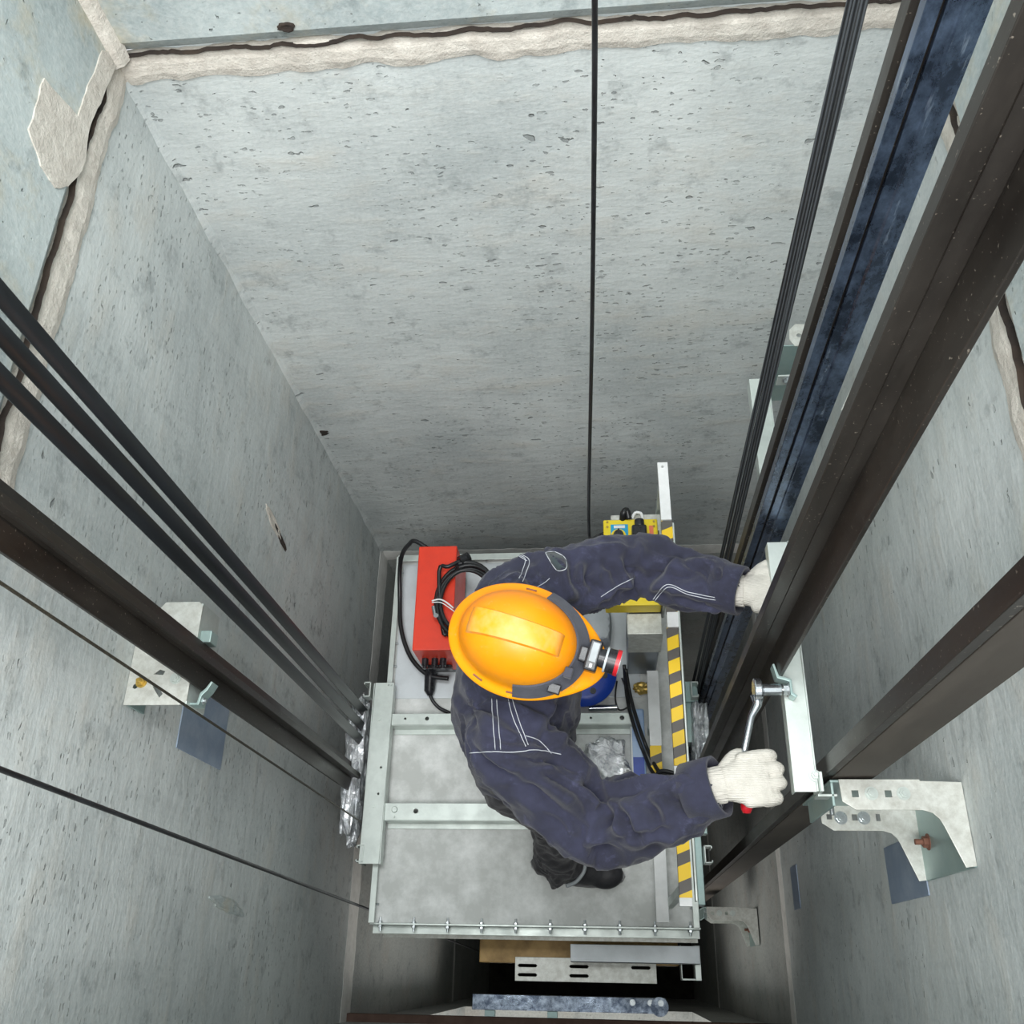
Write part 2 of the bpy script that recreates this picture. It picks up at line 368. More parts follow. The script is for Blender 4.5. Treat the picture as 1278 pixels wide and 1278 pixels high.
# landing sill
bm = nb(); box(bm, (XL, YF-.15, -.79), (XR, YF+.03, -.745)); struct(obj('trim_30', bm, M['brown'], None, .004))

# ---------------------------------------------------------------- rails
RT, RB = 4.1, -5.55
def wob(o): return o
def extr(bm, poly, z0=RB, z1=RT): return prism(bm, poly, lambda u, v, w: V((u, v, w)), z0, z1)
def T_rail(name, label, xf, y, hw, blade, sgn, mat, t=.011, bt=.012, group=None):
    """flange plane at x=xf, blade pointing in sgn*X"""
    root = thing(name, label, 'guide rail', (xf, y, RB), group)
    bm = nb(); extr(bm, [(xf, y-hw), (xf, y+hw), (xf+sgn*t*.7, y+hw), (xf+sgn*t*1.3, y+.01), (xf+sgn*t*1.3, y-.01), (xf+sgn*t*.7, y-hw)]); obj('rail_flange', bm, mat, root, .0015)
    bm = nb(); a = xf+sgn*t*1.25; e = xf+sgn*blade
    extr(bm, [(a, y-bt*.5), (a+sgn*(blade-t)*.45, y-bt*.4), (a+sgn*(blade-t)*.5, y-bt*.75), (e, y-bt*.75), (e, y+bt*.75), (a+sgn*(blade-t)*.5, y+bt*.75), (a+sgn*(blade-t)*.45, y+bt*.4), (a, y+bt*.5)])
    obj('rail_blade', bm, mat, root, .001); return root
T_rail('guide_rail', 'dark oily steel guide rail running down the left wall past the white bracket', -.905, .60, .05, .043, 1, M['rail'])
big = T_rail('guide_rail', 'widest dark steel guide rail, in front of the worker\'s gloved hands on the right', .365, .612, .062, .067, -1, M['rail'], .012, .014)
# blue steel counterweight rail
root = thing('counterweight_rail', 'shiny blue-grey steel rail with long groove left of the widest dark rail', 'guide rail', (.38, .92, RB))
bm = nb(); extr(bm, [(.369, .902), (.384, .900), (.386, .897), (.413, .897), (.413, .906), (.384, .908), (.369, .910)]); obj('rail_flange', bm, M['blue_rail'], root, .001)
bm = nb(); extr(bm, [(.347, .901), (.3632, .8995), (.3636, .922), (.348, .922)]); obj('rail_blade', bm, M['blue_rail'], root, .001)
bm = nb(); extr(bm, [(.361, .9225), (.361, .912), (.374, .911), (.374, .9225)]); obj('rail_web', bm, M['rail'], root)
# dark brown channel
bm = nb(); extr(bm, [(.347, .946), (.366, .941), (.367, .946), (.352, .951), (.356, .985), (.351, .985)])
tag(obj('steel_channel', bm, M['rail'], None, .001), 'narrow dark brown steel channel directly left of the blue-grey rail', 'channel')
# front counterweight rail
root = thing('counterweight_rail', 'dull brown steel rail dropping below the long-armed white bracket on the right wall', 'guide rail', (.48, .36, RB))
bm = nb(); extr(bm, [(.430, .355), (.430, .39), (.442, .39), (.442, .362), (.446, .355)], RB, RT); obj('rail_blade', bm, M['rail'], root, .001)
bm = nb(); extr(bm, [(.447, .354), (.528, .354), (.528, .364), (.447, .364)], RB, RT); obj('rail_flange', bm, M['rail_dull'], root, .001)

# ---------------------------------------------------------------- belts, ropes, cables
def strap(name, label, cat, p0, p1, w, t, wdir, mat, group=None, mid=None):
    bm = nb(); p0, p1 = V(p0), V(p1); wd = V(wdir).normalized(); td = wd.cross(V((0, 0, 1))).normalized()
    rings = []; n = 24
    for k in range(n+1):
        q = p0.lerp(p1, k/n)
        if mid: q = q+V(mid)*math.sin(PI*k/n)
        rings.append([q+wd*w/2*a+td*t/2*b for a, b in ((-1, -.6), (-.9, -1), (.9, -1), (1, -.6), (1, .6), (.9, 1), (-.9, 1), (-1, .6))])
    skinrings(bm, rings); return tag(obj(name, bm, mat, None, 0, 'auto'), label, cat, group)
g = 'flat suspension belts on the left'
for (tp, bp, lab) in (((0, 366), (447, 880), 'upper black flat suspension belt crossing the left wall, farthest from the dark rail'),
                      ((0, 415), (444, 898), 'middle one of the three black flat suspension belts on the left'),
                      ((0, 470), (441, 915), 'lowest of the three black flat belts, next to the dark guide rail on the left')):
    a = ax(*tp, -.87); b = ax(*bp, -.87); d = (b-a)/(b.z-a.z)
    strap('suspension_belt', lab, 'belt', a+d*(RT-a.z), b+d*(-4-b.z), .031, .005, (.45, 1, 0), M['rubber'], g)
def rope(name, label, cat, tp, bp, X, r, mat, z1=-5):
    a = ax(*tp, X); b = ax(*bp, X); d = (b-a)/(b.z-a.z); bm = nb(); tube(bm, [a+d*(RT-a.z), a, b, b+d*(z1-b.z)], r, 10)
    return tag(obj(name, bm, mat, None, 0, True), label, cat)
rope('governor_rope', 'thin steel rope running across the white bracket on the left wall', 'rope', (0, 727), (430, 1012), -.845, .0028, M['wire'])
rope('governor_rope', 'dark rope crossing the lower left wall to the front corner of the car', 'rope', (0, 960), (463, 1136), -.835, .0042, M['cable'])
# hanging cable down the back wall
p = [ay(742, -60, 1.5), ay(742, 120, 1.5), ay(739, 400, 1.5), ay(735, 610, 1.48), ay(735, 655, 1.45), ay(737, 672, 1.42), az(748, 668, .55), az(758, 664, .57)]
bm = nb(); tube(bm, [p[0]+V((0, 0, .4))]+smoothpts(p, 6), .0055, 10)
tag(obj('hanging_cable', bm, M['cable'], None, 0, True), 'black cable hanging straight down the middle of the back wall', 'cable')
# travelling belts, three side by side
for i, (tp, bp, lab) in enumerate((((1068, 0), (905, 690), 'left outer strip of the black ribbed travelling belts before the back wall'),
                                  ((1077, 0), (911, 690), 'middle strip of the black ribbed travelling belts before the back wall'),
                                  ((1085, 0), (916, 690), 'right outer strip of the black ribbed travelling belts before the back wall'))):
    a = ax(*tp, .352+i*.0045); b = ax(*bp, .342+i*.0045); d = (b-a)/(b.z-a.z)
    strap('travelling_belt', lab, 'belt', a+d*(RT-a.z), b+d*(-1.2-b.z), .0105, .006, (1, -.3+.1*i, 0), M['ribbed'], 'ribbed travelling belts', (-.008, 0, 0))

# ---------------------------------------------------------------- brackets
def wall_bracket(label):
    """U-shaped bracket: two flanges and a web on the right wall, built at z 1.15..1.45"""
    root = thing('wall_bracket', label, 'bracket', (.69, .27, 1.3), 'long-armed wall brackets')
    out = [(.456, .349), (.61, .349), (.611, .346), (.689, .344), (.689, .190), (.669, .187), (.642, .262), (.636, .275), (.625, .286), (.608, .291), (.482, .291), (.458, .307)]
    h = [rect(.478, .315, .491, .328), rect(.541, .315, .554, .328)]
    bm = nb(); plate(bm, out, h, .004, Matrix.Translation((0, 0, 1.45))); obj('upper_flange', bm, M['galv'], root, .0008)
    h2 = [rect(.49, .315, .501, .326), rect(.545, .313, .556, .326), rect(.597, .312, .606, .327)]
    out2 = [(x if x > .6 else x+.02, y) for x, y in out]
    bm = nb(); plate(bm, out2, h2, .004, Matrix.Translation((0, 0, 1.15))); obj('lower_flange', bm, M['galv'], root, .0008)
    bm = nb(); box(bm, (.684, .188, 1.15), (.6895, .345, 1.45)); obj('web', bm, M['zinc2'], root, .001)
    for x in (.515, .576):
        bm = nb(); hexbolt(bm, (x, .322, 1.452), (0, 0, 1), .009, .004, .003); obj('bolt', bm, M['zinc'], root, 0)
    for x in (.52, .57):
        bm = nb(); hexbolt(bm, (x, .318, 1.152), (0, 0, 1), .010, .004, .002); obj('bolt', bm, M['bolt'], root, 0)
    bm = nb(); hexbolt(bm, (.684, .262, 1.205), (-1, 0, 0), .012, .01, .016); obj('anchor_nut', bm, M['rust'], root, 0)['label'] = 'rusty anchor nut'
    # inner angle joining the rail
    bm = nb(); box(bm, (.44, .344, 1.15), (.60, .349, 1.447)); box(bm, (.442, .30, 1.20), (.447, .345, 1.44)); obj('joining_angle', bm, M['zinc2'], root, .001)
    bm = nb(); hexbolt(bm, (.463, .34, 1.33), (0, -1, 0), .010, .01, .03); obj('clamp_bolt', bm, M['bolt'], root, 0)
    return root
br = wall_bracket('large white U-shaped steel bracket with long arm on the right wall, below the gloved fist')
b2 = copy_tree(br); b2.location = br.location+V((-.004, -.068, -2.9))
b2['label'] = 'small distant white steel bracket low on the right wall beside the car front'
# long channel between the brackets
def c_bar(bm, x0, x1, y0, y1, z):
    prism(bm, [(x0, z), (x0, z-.035), (x0+.003, z-.035), (x0+.003, z-.003), (x1-.003, z-.003), (x1-.003, z-.035), (x1, z-.035), (x1, z+.006), (x1-.003, z+.006), (x1-.003, z)], lambda u, v, w: V((u, w, v)), y0, y1)
root = thing('frame_channel', 'pale zinc channel bar linking the brackets behind the guide rails on the right', 'channel', (.39, .6, 1.45))
bm = nb(); c_bar(bm, .369, .415, .325, .865, 1.45); obj('front_channel', bm, M['zinc'], root, .001)
bm = nb(); c_bar(bm, .369, .415, .93, 1.30, 1.45); obj('rear_channel', bm, M['zinc'], root, .001)
bm = nb(); hexbolt(bm, az(1017, 968, 1.452), (0, 0, 1), .008, .006, .006); obj('bolt', bm, M['zinc'], root, 0)
bm = nb(); box(bm, (.4155, .322, 1.42), (.421, .36, 1.475)); box(bm, (.4155, .318, 1.40), (.453, .323, 1.44)); obj('end_tab', bm, M['zinc'], root, .001)
# rail clip on the channel with the bolt being tightened
root = thing('rail_clip', 'small zinc clip holding the widest dark rail to the pale channel, at the wrench', 'clip', (.37, .53, 1.45))
bm = nb(); pr = [(.386, .505), (.376, .512), (.376, .538), (.352, .546), (.346, .575), (.350, .576), (.357, .551), (.381, .543), (.381, .516), (.390, .509)]
prism(bm, pr, lambda u, v, w: V((u, v, w)), 1.452, 1.485); obj('clip_plate', bm, M['zinc2'], root, .001)
bm = nb(); hexbolt(bm, (.375, .525, 1.47), (-1, 0, 0), .011, .009, .006); obj('nut', bm, M['bolt'], root, 0)
# left bracket
root = thing('rail_bracket', 'white slotted steel bracket fixed to the left wall beneath the dark rail', 'bracket', (XL, .6, 1.45))
bm = nb(); out = [(-1.054, .506), (-.925, .506), (-.911, .515), (-.911, .735), (-.92, .745), (-1.0, .745), (-1.054, .68)]
h = [[(-.995, .548), (-.983, .548), (-.968, .530), (-.975, .522)], [(-.998, .575), (-.985, .586), (-.972, .582), (-.975, .573)], circ(-1.035, .548, .006), circ(-.935, .59, .004)]
plate(bm, out, h, .004, Matrix.Translation((0, 0, 1.45))); obj('top_flange', bm, M['galv'], root, .0008)
bm = nb(); box(bm, (-.916, .508, 1.35), (-.911, .742, 1.45)); obj('web', bm, M['zinc'], root, .001)
bm = nb(); box(bm, (-1.054, .508, 1.36), (-1.049, .70, 1.45)); obj('wall_flange', bm, M['zinc2'], root, .001)
bm = nb(); hexbolt(bm, (-1.022, .557, 1.452), (0, 0, 1), .009, .006, .012); obj('bolt', bm, M['gold'], root, 0)['label'] = 'yellow zinc bolt'
bm = nb(); hexbolt(bm, (-.945, .565, 1.452), (0, 0, 1), .009, .004, .002); obj('bolt', bm, M['zinc'], root, 0)
def clip(y, z, root):
    bm = nb(); pr = [(-.911, y-.03), (-.895, y-.03), (-.891, y-.008), (-.880, y+.002), (-.870, y+.018), (-.866, y+.016), (-.875, y-.002), (-.886, y-.014), (-.890, y-.035), (-.911, y-.035)]
    prism(bm, pr, lambda u, v, w: V((u, v, w)), z, z+.035); obj('rail_clip', bm, M['zinc2'], root, .001)
    bm = nb(); hexbolt(bm, (-.893, y-.022, z+.018), (1, 0, 0), .008, .006, .005); obj('clip_bolt', bm, M['bolt'], root, 0)
clip(.545, 1.40, root)
bm = nb(); box(bm, (-.911, .652, 1.40), (-.885, .68, 1.44)); obj('rail_clip', bm, M['zinc2'], root, .002)
# rear bracket behind the rails
root = thing('rear_bracket', 'teal and white steel bracket on the right wall partly hidden behind the upper rails', 'bracket', (.69, 1.36, 1.45))
P = lambda x, y: tuple(az(x, y, 1.45)[:2])
bm = nb(); ear = [P(985, 412), P(992, 405), P(1030, 405), P(1030, 432), P(992, 432), P(985, 424)]
plate(bm, ear, [circ(*P(997, 419), .006)], .004, Matrix.Translation((0, 0, 1.45))); obj('ear_plate', bm, M['galv'], root, .0008)
bm = nb(); y0 = P(990, 430)[1]; box(bm, (P(978, 432)[0], y0-.003, 1.20), (.60, y0, 1.449)); obj('web', bm, M['zinc2'], root, .001)
bm = nb(); out = [P(1012, 425), P(1094, 425), P(1060, 512), P(1000, 512)]
a = az(1090, 425, 1.45); b = az(1060, 512, 1.45)
plate(bm, [(a.x, a.y), (.689, a.y), (.689, b.y), (b.x-.02, b.y)], [], .004, Matrix.Translation((0, 0, 1.45))); obj('flange', bm, M['galv'], root, .0008)
bm = nb(); box(bm, (.684, b.y, 1.2), (.689, a.y, 1.449)); obj('wall_flange', bm, M['zinc2'], root, .001)
bm = nb(); q = az(987, 478, 1.45); pr = [(q.x-.03, q.y+.018), (q.x+.01, q.y+.018), (q.x+.02, q.y+.01), (q.x+.05, q.y+.01), (q.x+.05, q.y+.006), (q.x+.018, q.y+.006), (q.x+.008, q.y+.014), (q.x-.03, q.y+.014)]
prism(bm, pr, lambda u, v, w: V((u, v, w)), 1.42, 1.46); obj('rail_clip', bm, M['zinc'], root, .001)
bm = nb(); hexbolt(bm, q+V((-.005, .01, .0)), (0, -1, 0), .010, .009, .01); obj('clip_bolt', bm, M['bolt'], root, 0)
# weld plates cast into the walls
def wplate(y0, y1, z0, z1, X, sg, label):
    bm = nb(); box(bm, (X, y0, z0), (X+sg*.003, y1, z1)); o = obj('weld_plate', bm, M['plate'], None, .0008); return tag(o, label, 'steel plate')
wplate(.475, .64, .87, 1.16, XL, 1, 'bare blue-grey steel plate set in the left wall below the slotted bracket')
wplate(.16, .29, .84, 1.14, XR, -1, 'blue-grey steel plate set in the right wall under the large long-armed bracket')
q = ax(998, 1115, XR); q2 = ax(1010, 1168, XR)
wplate(q.y-.05, q.y+.10, q2.z-.22, q.z, XR, -1, 'faint steel plate low on the right wall beside the pale wall joint')

# ---------------------------------------------------------------- the lift car
car = thing('elevator_car', 'lift car with dusty grey steel roof on which the worker stands', 'lift car', (-.26, .8, -2.3))
X0, X1, Y0, Y1 = -.80, .283, .13, 1.462
bm = nb(); box(bm, (X0, Y0, -.02), (X1, Y1, 0)); obj('roof_panel', bm, M['roof'], car, .002)
bm = nb(); box(bm, (X0+.015, .90, .0), (X1-.15, Y1-.02, .006)); obj('rear_roof_sheet', bm, M['roof_light'], car, .002)
bm = nb(); box(bm, (X0+.01, Y0+.03, -2.3), (X1-.01, Y1-.01, -.021)); obj('car_wall', bm, M['darkmetal'], car, .004)
bm = nb(); c0 = V((X0, Y0, 0))
box(bm, (X0-.005, Y0-.004, -.03), (X1+.01, Y0+.002, .022)); box(bm, (X0-.005, Y0-.004, -.034), (X1+.01, Y0-.03, -.03)); obj('front_edge_flange', bm, M['zinc'], car, .001)
bm = nb(); box(bm, (X0-.006, Y0, -.03), (X0, Y1, .04)); box(bm, (X0-.006, Y0, .038), (X0+.014, Y1, .041)); obj('left_edge_flange', bm, M['zinc'], car, .001)
bm = nb(); box(bm, (X1, Y0, -.03), (X1+.006, Y1, .04)); box(bm, (X1-.014, Y0, .038), (X1+.006, Y1, .041)); obj('right_edge_flange', bm, M['zinc'], car, .001)
bm = nb(); box(bm, (X0, Y1, -.03), (X1, Y1+.006, .04)); box(bm, (X0, Y1-.02, .038), (X1, Y1+.006, .041)); obj('rear_edge_flange', bm, M['zinc'], car, .001)
for k in range(10):
    x = X0+.028+(X1-X0-.05)*k/9; bm = nb(); hexbolt(bm, (x, Y0-.004, .004), (0, -1, 0), .008, .006, .012); hexbolt(bm, (x, Y0+.002, .008), (0, 1, 0), .007, .005, .012); obj('edge_bolt', bm, M['bolt'], car)
for y in (.19, 1.02, 1.11, 1.28, 1.40):
    bm = nb(); hexbolt(bm, (X0, y, .02), (1, 0, 0), .006, .006, .014); obj('edge_bolt', bm, M['bolt'], car)
    if y < .3 or y > 1.3:
        bm = nb(); hexbolt(bm, (X1, y, .02), (-1, 0, 0), .006, .006, .014); obj('edge_bolt', bm, M['bolt'], car)
for x in (-.45, -.2, .05):
    bm = nb(); hexbolt(bm, (x, Y1, .02), (0, -1, 0), .006, .006, .014); obj('edge_bolt', bm, M['bolt'], car)
# long side bar and two cross bars
bm = nb(); out = [(-.842, .31), (-.772, .31), (-.765, .935), (-.835, .935)]
h = [circ(-.79, .63, .004, 8), circ(-.792, .54, .004, 8), circ(-.785, .925, .003, 8), circ(-.775, .925, .003, 8)]
plate(bm, out, h, .005, Matrix.Translation((0, 0, .095))); box(bm, (-.842, .31, .0), (-.838, .935, .093)); box(bm, (-.772, .31, .05), (-.768, .935, .093)); obj('side_bar', bm, M['zinc'], car, .001)
def crossbar(y0, y1, x1, holes):
    bm = nb(); h = [circ(x, (y0+y1)/2+.002, r, 12) for x, r in holes]
    plate(bm, rect(-.772, y0, x1, y1), h, .004, Matrix.Translation((0, 0, .075))); box(bm, (-.772, y0-.002, .005), (x1, y0+.001, .073)); box(bm, (-.772, y0-.02, .004), (x1, y0, .008)); box(bm, (-.772, y1-.003, .005), (x1, y1, .073))
    obj('cross_bar', bm, M['zinc'], car, .001)
crossbar(.785, .825, .10, [(-.72, .004), (-.64, .007), (.06, .008), (-.05, .004)])
crossbar(.455, .512, .13, [(-.66, .008)])
for x, y, r in ((-.735, .49, .011), (-.735, .465, .004), (-.81, .80, .008), (-.805, .50, .008)):
    bm = nb(); cyl(bm, (x, y, .077), (x, y, .101 if x < -.78 else .082), r, r*.8); obj('rivet', bm, M['zinc'], car, 0, 'auto')
# guide-shoe hooks at both sides
def hook(x, y, z, sg):
    bm = nb(); w = .022; t = .0045
    for a, b in (((x-sg*w, y+.028, z), (x+sg*.004, y+.028-t, z-.06)), ((x, y+.028, z), (x+sg*t, y-.028, z-.06)), ((x-sg*w, y-.028, z), (x+sg*.004, y-.028+t, z-.06)), ((x-sg*w, y+.028, z), (x-sg*(w-t), y+.018, z-.06)), ((x-sg*w, y-.028, z), (x-sg*(w-t), y-.018, z-.06))): box(bm, a, b)
    obj('shoe_hook', bm, M['zinc'], car, .001)
q = az(461, 860, .1); hook(q.x, q.y, .10, 1); q = az(452, 1065, .1); hook(q.x, q.y, .1, 1)
q = az(864, 860, .1); hook(q.x, q.y, .10, -1); q = az(881, 1066, .1); hook(q.x, q.y, .1, -1)
# left side wrapped guide shoe and right one
def foilblob(name, c, sx, sy, sz, seed, label, cat, mat=M['foil'], sub=4, amp=.35, fr=22):
    bm = nb(); bmesh.ops.create_icosphere(bm, subdivisions=sub, radius=1)
    for v in bm.verts:
        n = noise.fractal(V((v.co.x*sx, v.co.y*sy, v.co.z*sz))*fr+V((seed, 0, 0)), .8, 2.2, 4); n2 = abs(noise.noise(V((v.co.x*sx, v.co.y*sy, v.co.z*sz))*fr*1.7+V((0, seed, 0))))
        s_ = 1/max(abs(v.co.x), abs(v.co.y), abs(v.co.z), .6)**.6
        v.co = V((v.co.x*sx, v.co.y*sy, v.co.z*sz))*s_*(1+amp*(n-.2)*.6-amp*n2*.5)
        v.co = V(c)+v.co
    return tag(obj(name, bm, mat), label, cat)
foilblob('plastic_wrapping', (-.893, .64, .03), .042, .26, .08, 3, 'crumpled clear plastic wrapping hanging on the left side of the car', 'plastic wrap')
foilblob('plastic_wrapping', (.335, .72, .0), .035, .17, .07, 11, 'crumpled plastic wrapping on the right side of the car under the rails', 'plastic wrap')
# right side fittings of the car
q = az(862, 980, 0)
for a_, b_ in (((X1+.006, .20, -.05), (X1+.03, .50, .03)), ((X1+.006, .73, -.05), (X1+.03, .95, .03))):
    bm = nb(); box(bm, a_, b_); box(bm, (X1+.006, b_[1]-.08, .0), (X1+.05, b_[1]-.01, .05)); obj('side_fitting', bm, M['zinc2'], car, .002)
# front hanging header, slot plate and operator arm under the roof edge
bm = nb(); box(bm, (X0+.012, Y0-.012, -.115), (X1, Y0-.006, -.036)); box(bm, (X0+.012, Y0-.04, -.12), (X1+.01, Y0-.006, -.115)); obj('door_header', bm, M['galv'], car, .001)
bm = nb(); a = az(712, 1186, -.22); b = az(874, 1204, -.22); box(bm, (a.x, b.y, -.225), (b.x, a.y+.02, -.215)); box(bm, (a.x, b.y, -.25), (b.x, b.y+.004, -.215)); obj('header_plate', bm, M['roof_light'], car, .001)
a = az(643, 1194, -.34); b = az(820, 1228, -.34)
def slot(x0, x1, y): r = .005; return [(x0, y-r), (x1, y-r), (x1+r, y), (x1, y+r), (x0, y+r), (x0-r, y)]
bm = nb(); h = []
for x0 in (a.x+.015, a.x+.20, b.x-.085):
    h += [slot(x0, x0+.06, a.y-.028)] + ([slot(x0, x0+.06, a.y-.058)] if x0 < b.x-.2 else [])
plate(bm, rect(a.x, b.y, b.x, a.y), h, .004, Matrix.Translation((0, 0, -.34))); box(bm, (a.x, b.y, -.40), (b.x, b.y+.004, -.342)); obj('slotted_plate', bm, M['galv'], car, .001)
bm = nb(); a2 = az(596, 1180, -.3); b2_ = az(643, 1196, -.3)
box(bm, (a2.x, .02, -.55), (.24, .10, -.36)); obj('door_operator', bm, M['ochre'], car, .003)['label'] = 'door operator housing with orange landing glow in its colour'
bm = nb(); a = az(848, 1180, -.3); b = az(875, 1224, -.3); box(bm, (a.x, b.y, -.34), (a.x+.004, a.y, -.28)); box(bm, (b.x-.02, b.y, -.34), (b.x, a.y, -.27)); box(bm, (a.x, b.y, -.34), (b.x, b.y+.006, -.28)); obj('end_bracket', bm, M['zinc'], car, .001)
# landing beam low at the front
root = thing('door_track', 'mottled galvanised door track below the car front', 'steel track', (-.16, -.12, -.82))
a = az(590, 1240, -.8); b = az(838, 1266, -.8)
bm = nb(); box(bm, (a.x, b.y, -.81), (b.x-.02, a.y-.0, -.79)); box(bm, (a.x, b.y, -.86), (b.x-.02, b.y+.006, -.81)); obj('track', bm, M['galvd'], root, .002)
bm = nb()
cyl(bm, (b.x-.045, (a.y+b.y)/2-.003, -.788), (b.x-.045, (a.y+b.y)/2-.003, -.778), .035, n=28); obj('end_roller', bm, M['galvd'], root, .001)
for dx in (.02, .09, -.02):
    bm = nb(); hexbolt(bm, (b.x-.06-dx, (a.y+b.y)/2+.01, -.788 if dx > 0 else -.777), (0, 0, 1), .008, .006, .004); obj('bolt', bm, M['bolt'], root)
for d_ in (.05, .3):
    bm = nb(); box(bm, (a.x+d_, b.y-.03, -.84), (a.x+d_+.04, b.y, -.80)); obj('mounting_foot', bm, M['zinc2'], root, .001)

# ---------------------------------------------------------------- equipment on the roof
# red box
root = thing('control_box', 'red painted steel box lying on the roof behind the worker', 'box', (-.6, 1.2, 0))
bm = nb(); box(bm, (-.664, .992, .06), (-.523, 1.388, .30)); obj('housing', bm, M['red'], root, .004)
bm = nb(); box(bm, (-.655, .998, .0065), (-.53, 1.38, .06)); box(bm, (-.64, .975, .10), (-.55, .992, .13)); obj('base', bm, M['blackp'], root, .003)
for x in (-.635, -.60, -.57):
    bm = nb(); cyl(bm, (x, .992, .2), (x, .965, .2), .012, n=12); cyl(bm, (x, .965, .2), (x, .955, .2), .008, n=12); obj('cable_gland', bm, M['blackp'], root, 0, 'auto')
# cable coil on it
bm = nb(); pts = []
cc = az(583, 752, .315)
for k in range(150):
    a = 2*PI*k/36+2.0; rr = .112+.012*math.sin(k*.11)
    pts.append(cc+V((math.cos(a)*rr*.92, math.sin(a)*rr*1.15, .004+.013*(k/36 % 2))))
st = az(578, 698, .34)
pts = smoothpts([st+V((.02, .01, .01)), st, az(560, 707, .35), az(548, 713, .345)]+pts[11:13], 4)+pts[13:]
tube(bm, pts, .0075, 10); cyl(bm, st+V((.018, .012, -.01)), st+V((-.012, -.01, .004)), .019, n=16)
coil = tag(obj('cable_coil', bm, M['cable'], None, 0, 'auto'), 'coil of thick black cable lying on the red box', 'cable')
bm = nb(); tube(bm, smoothpts([az(539, 750, .345), az(548, 748, .35), az(556, 751, .35), az(566, 759, .34)], 5), .003, 8); tube(bm, smoothpts([az(539, 752, .345), az(550, 752, .35), az(560, 758, .35), az(568, 764, .34)], 5), .002, 8); obj('cable_tie', bm, M['white'], coil, 0, True)
bm = nb(); a = az(541, 757, .33); b = az(544, 771, .33); cyl(bm, a, b, .008, n=12); cyl(bm, b, az(544, 768, .345), .009, n=12); obj('connector', bm, M['steel'], coil, 0, 'auto')
# loop cable on the left
def cable(name, label, pts, r, mat=M['cable'], cat='cable', k=6):
    bm = nb(); tube(bm, smoothpts(pts, k), r, 10); return tag(obj(name, bm, mat, None, 0, True), label, cat)
cable('power_cable', 'thick black cable looping from the red box down the left roof edge', [(-.60, 1.385, .2), az(520, 676, .22), az(510, 680, .2), az(502, 692, .16), az(499, 712, .1), az(499, 745, .055), az(500, 780, .055), az(507, 808, .055), az(518, 828, .055), az(536, 843, .055), az(560, 847, .055)], .0085)
bm = nb(); a = az(538, 824, .08); tube(bm, [a, az(538, 832, .06), az(537, 845, .04), az(536, 862, .035), az(537, 868, .03)], [.022, .026, .022, .02, .01], 14)
pl_ = obj('cable_plug', bm, M['blackp'], None, 0, 'auto'); tag(pl_, 'black plug with cable on the roof below the red box', 'plug')
bm = nb(); tube(bm, smoothpts([az(537, 868, .03), az(541, 876, .02), az(549, 884, .015), az(562, 890, .015)], 5), .0065, 8); obj('cable', bm, M['cable'], pl_, 0, True)

# inspection station: yellow box on a steel post
root = thing('inspection_station', 'yellow control box with blue dial on a grey steel post behind the worker\'s arm', 'control box', (.13, 1.15, 0))
bm = nb(); box(bm, (.010, 1.035, .53), (.186, 1.335, .60)); obj('box_body', bm, M['yellow'], root, .004)
bm = nb(); a = az(762, 655, .601); b = az(785, 690, .601); box(bm, (a.x, b.y, .600), (b.x, a.y, .603)); pn = obj('dial_panel', bm, M['cyan'], root, .0005)
q = az(772, 669, .603); bm = nb(); cyl(bm, (q.x, q.y, .603), (q.x, q.y, .606), .024, n=28); obj('dial_ring', bm, M['yellow'], pn)
bm = nb(); cyl(bm, (q.x, q.y, .606), (q.x, q.y, .622), .018, .015, n=28); box(bm, (q.x-.003, q.y-.014, .62), (q.x+.003, q.y+.016, .63)); obj('dial_knob', bm, M['blackp'], pn, .001)
bm = nb(); a = az(766, 656, .604); b = az(780, 659, .604); box(bm, (a.x, b.y, .603), (b.x, a.y, .6045)); obj('printed_bar', bm, M['white'], pn)
bm = nb(); a = az(788, 660, .604); b = az(808, 690, .604); box(bm, (a.x, b.y, .60), (b.x, a.y, .64)); q = az(798, 655, .62); cyl(bm, (q.x, q.y-.01, .62), (q.x, q.y+.02, .62), .016, n=14); obj('socket_block', bm, M['blackp'], root, .006)
bm = nb(); a = az(810, 656, .602); b = az(817, 690, .602); box(bm, (a.x, b.y, .60), (b.x, a.y, .6025)); obj('printed_label', bm, M['orangep'], root)
for x, y in ((758, 652), (816, 651), (758, 658), (816, 657)):
    q = az(x, y, .6); bm = nb(); cyl(bm, (q.x, q.y, .599), (q.x, q.y, .603), .004, n=10); obj('screw', bm, M['gold'], root)
bm = nb(); box(bm, (.035, 1.30, .44), (.198, 1.36, .585)); box(bm, (.19, 1.04, .46), (.20, 1.36, .585)); obj('back_housing', bm, M['galv'], root, .004)
bm = nb(); box(bm, (.085, .985, .0065), (.190, 1.14, .50)); obj('post', bm, M['post'], root, .006)
bm = nb(); box(bm, (.082, .975, .30), (.193, .9845, .49)); box(bm, (.078, .965, .49), (.188, 1.034, .526)); obj('mounting_plate', bm, M['galv'], root, .002)
bm = nb(); tube(bm, smoothpts([az(777, 650, .59), az(778, 641, .61), az(782, 637, .61), az(785, 648, .60)], 6), .011, 10); obj('cable_bend', bm, M['cable'], root, 0, True)
bm = nb(); tube(bm, smoothpts([az(789, 647, .6), az(793, 640, .61), az(800, 641, .61), az(802, 648, .60)], 6), .005, 10); obj('white_wire', bm, M['white'], root, 0, True)
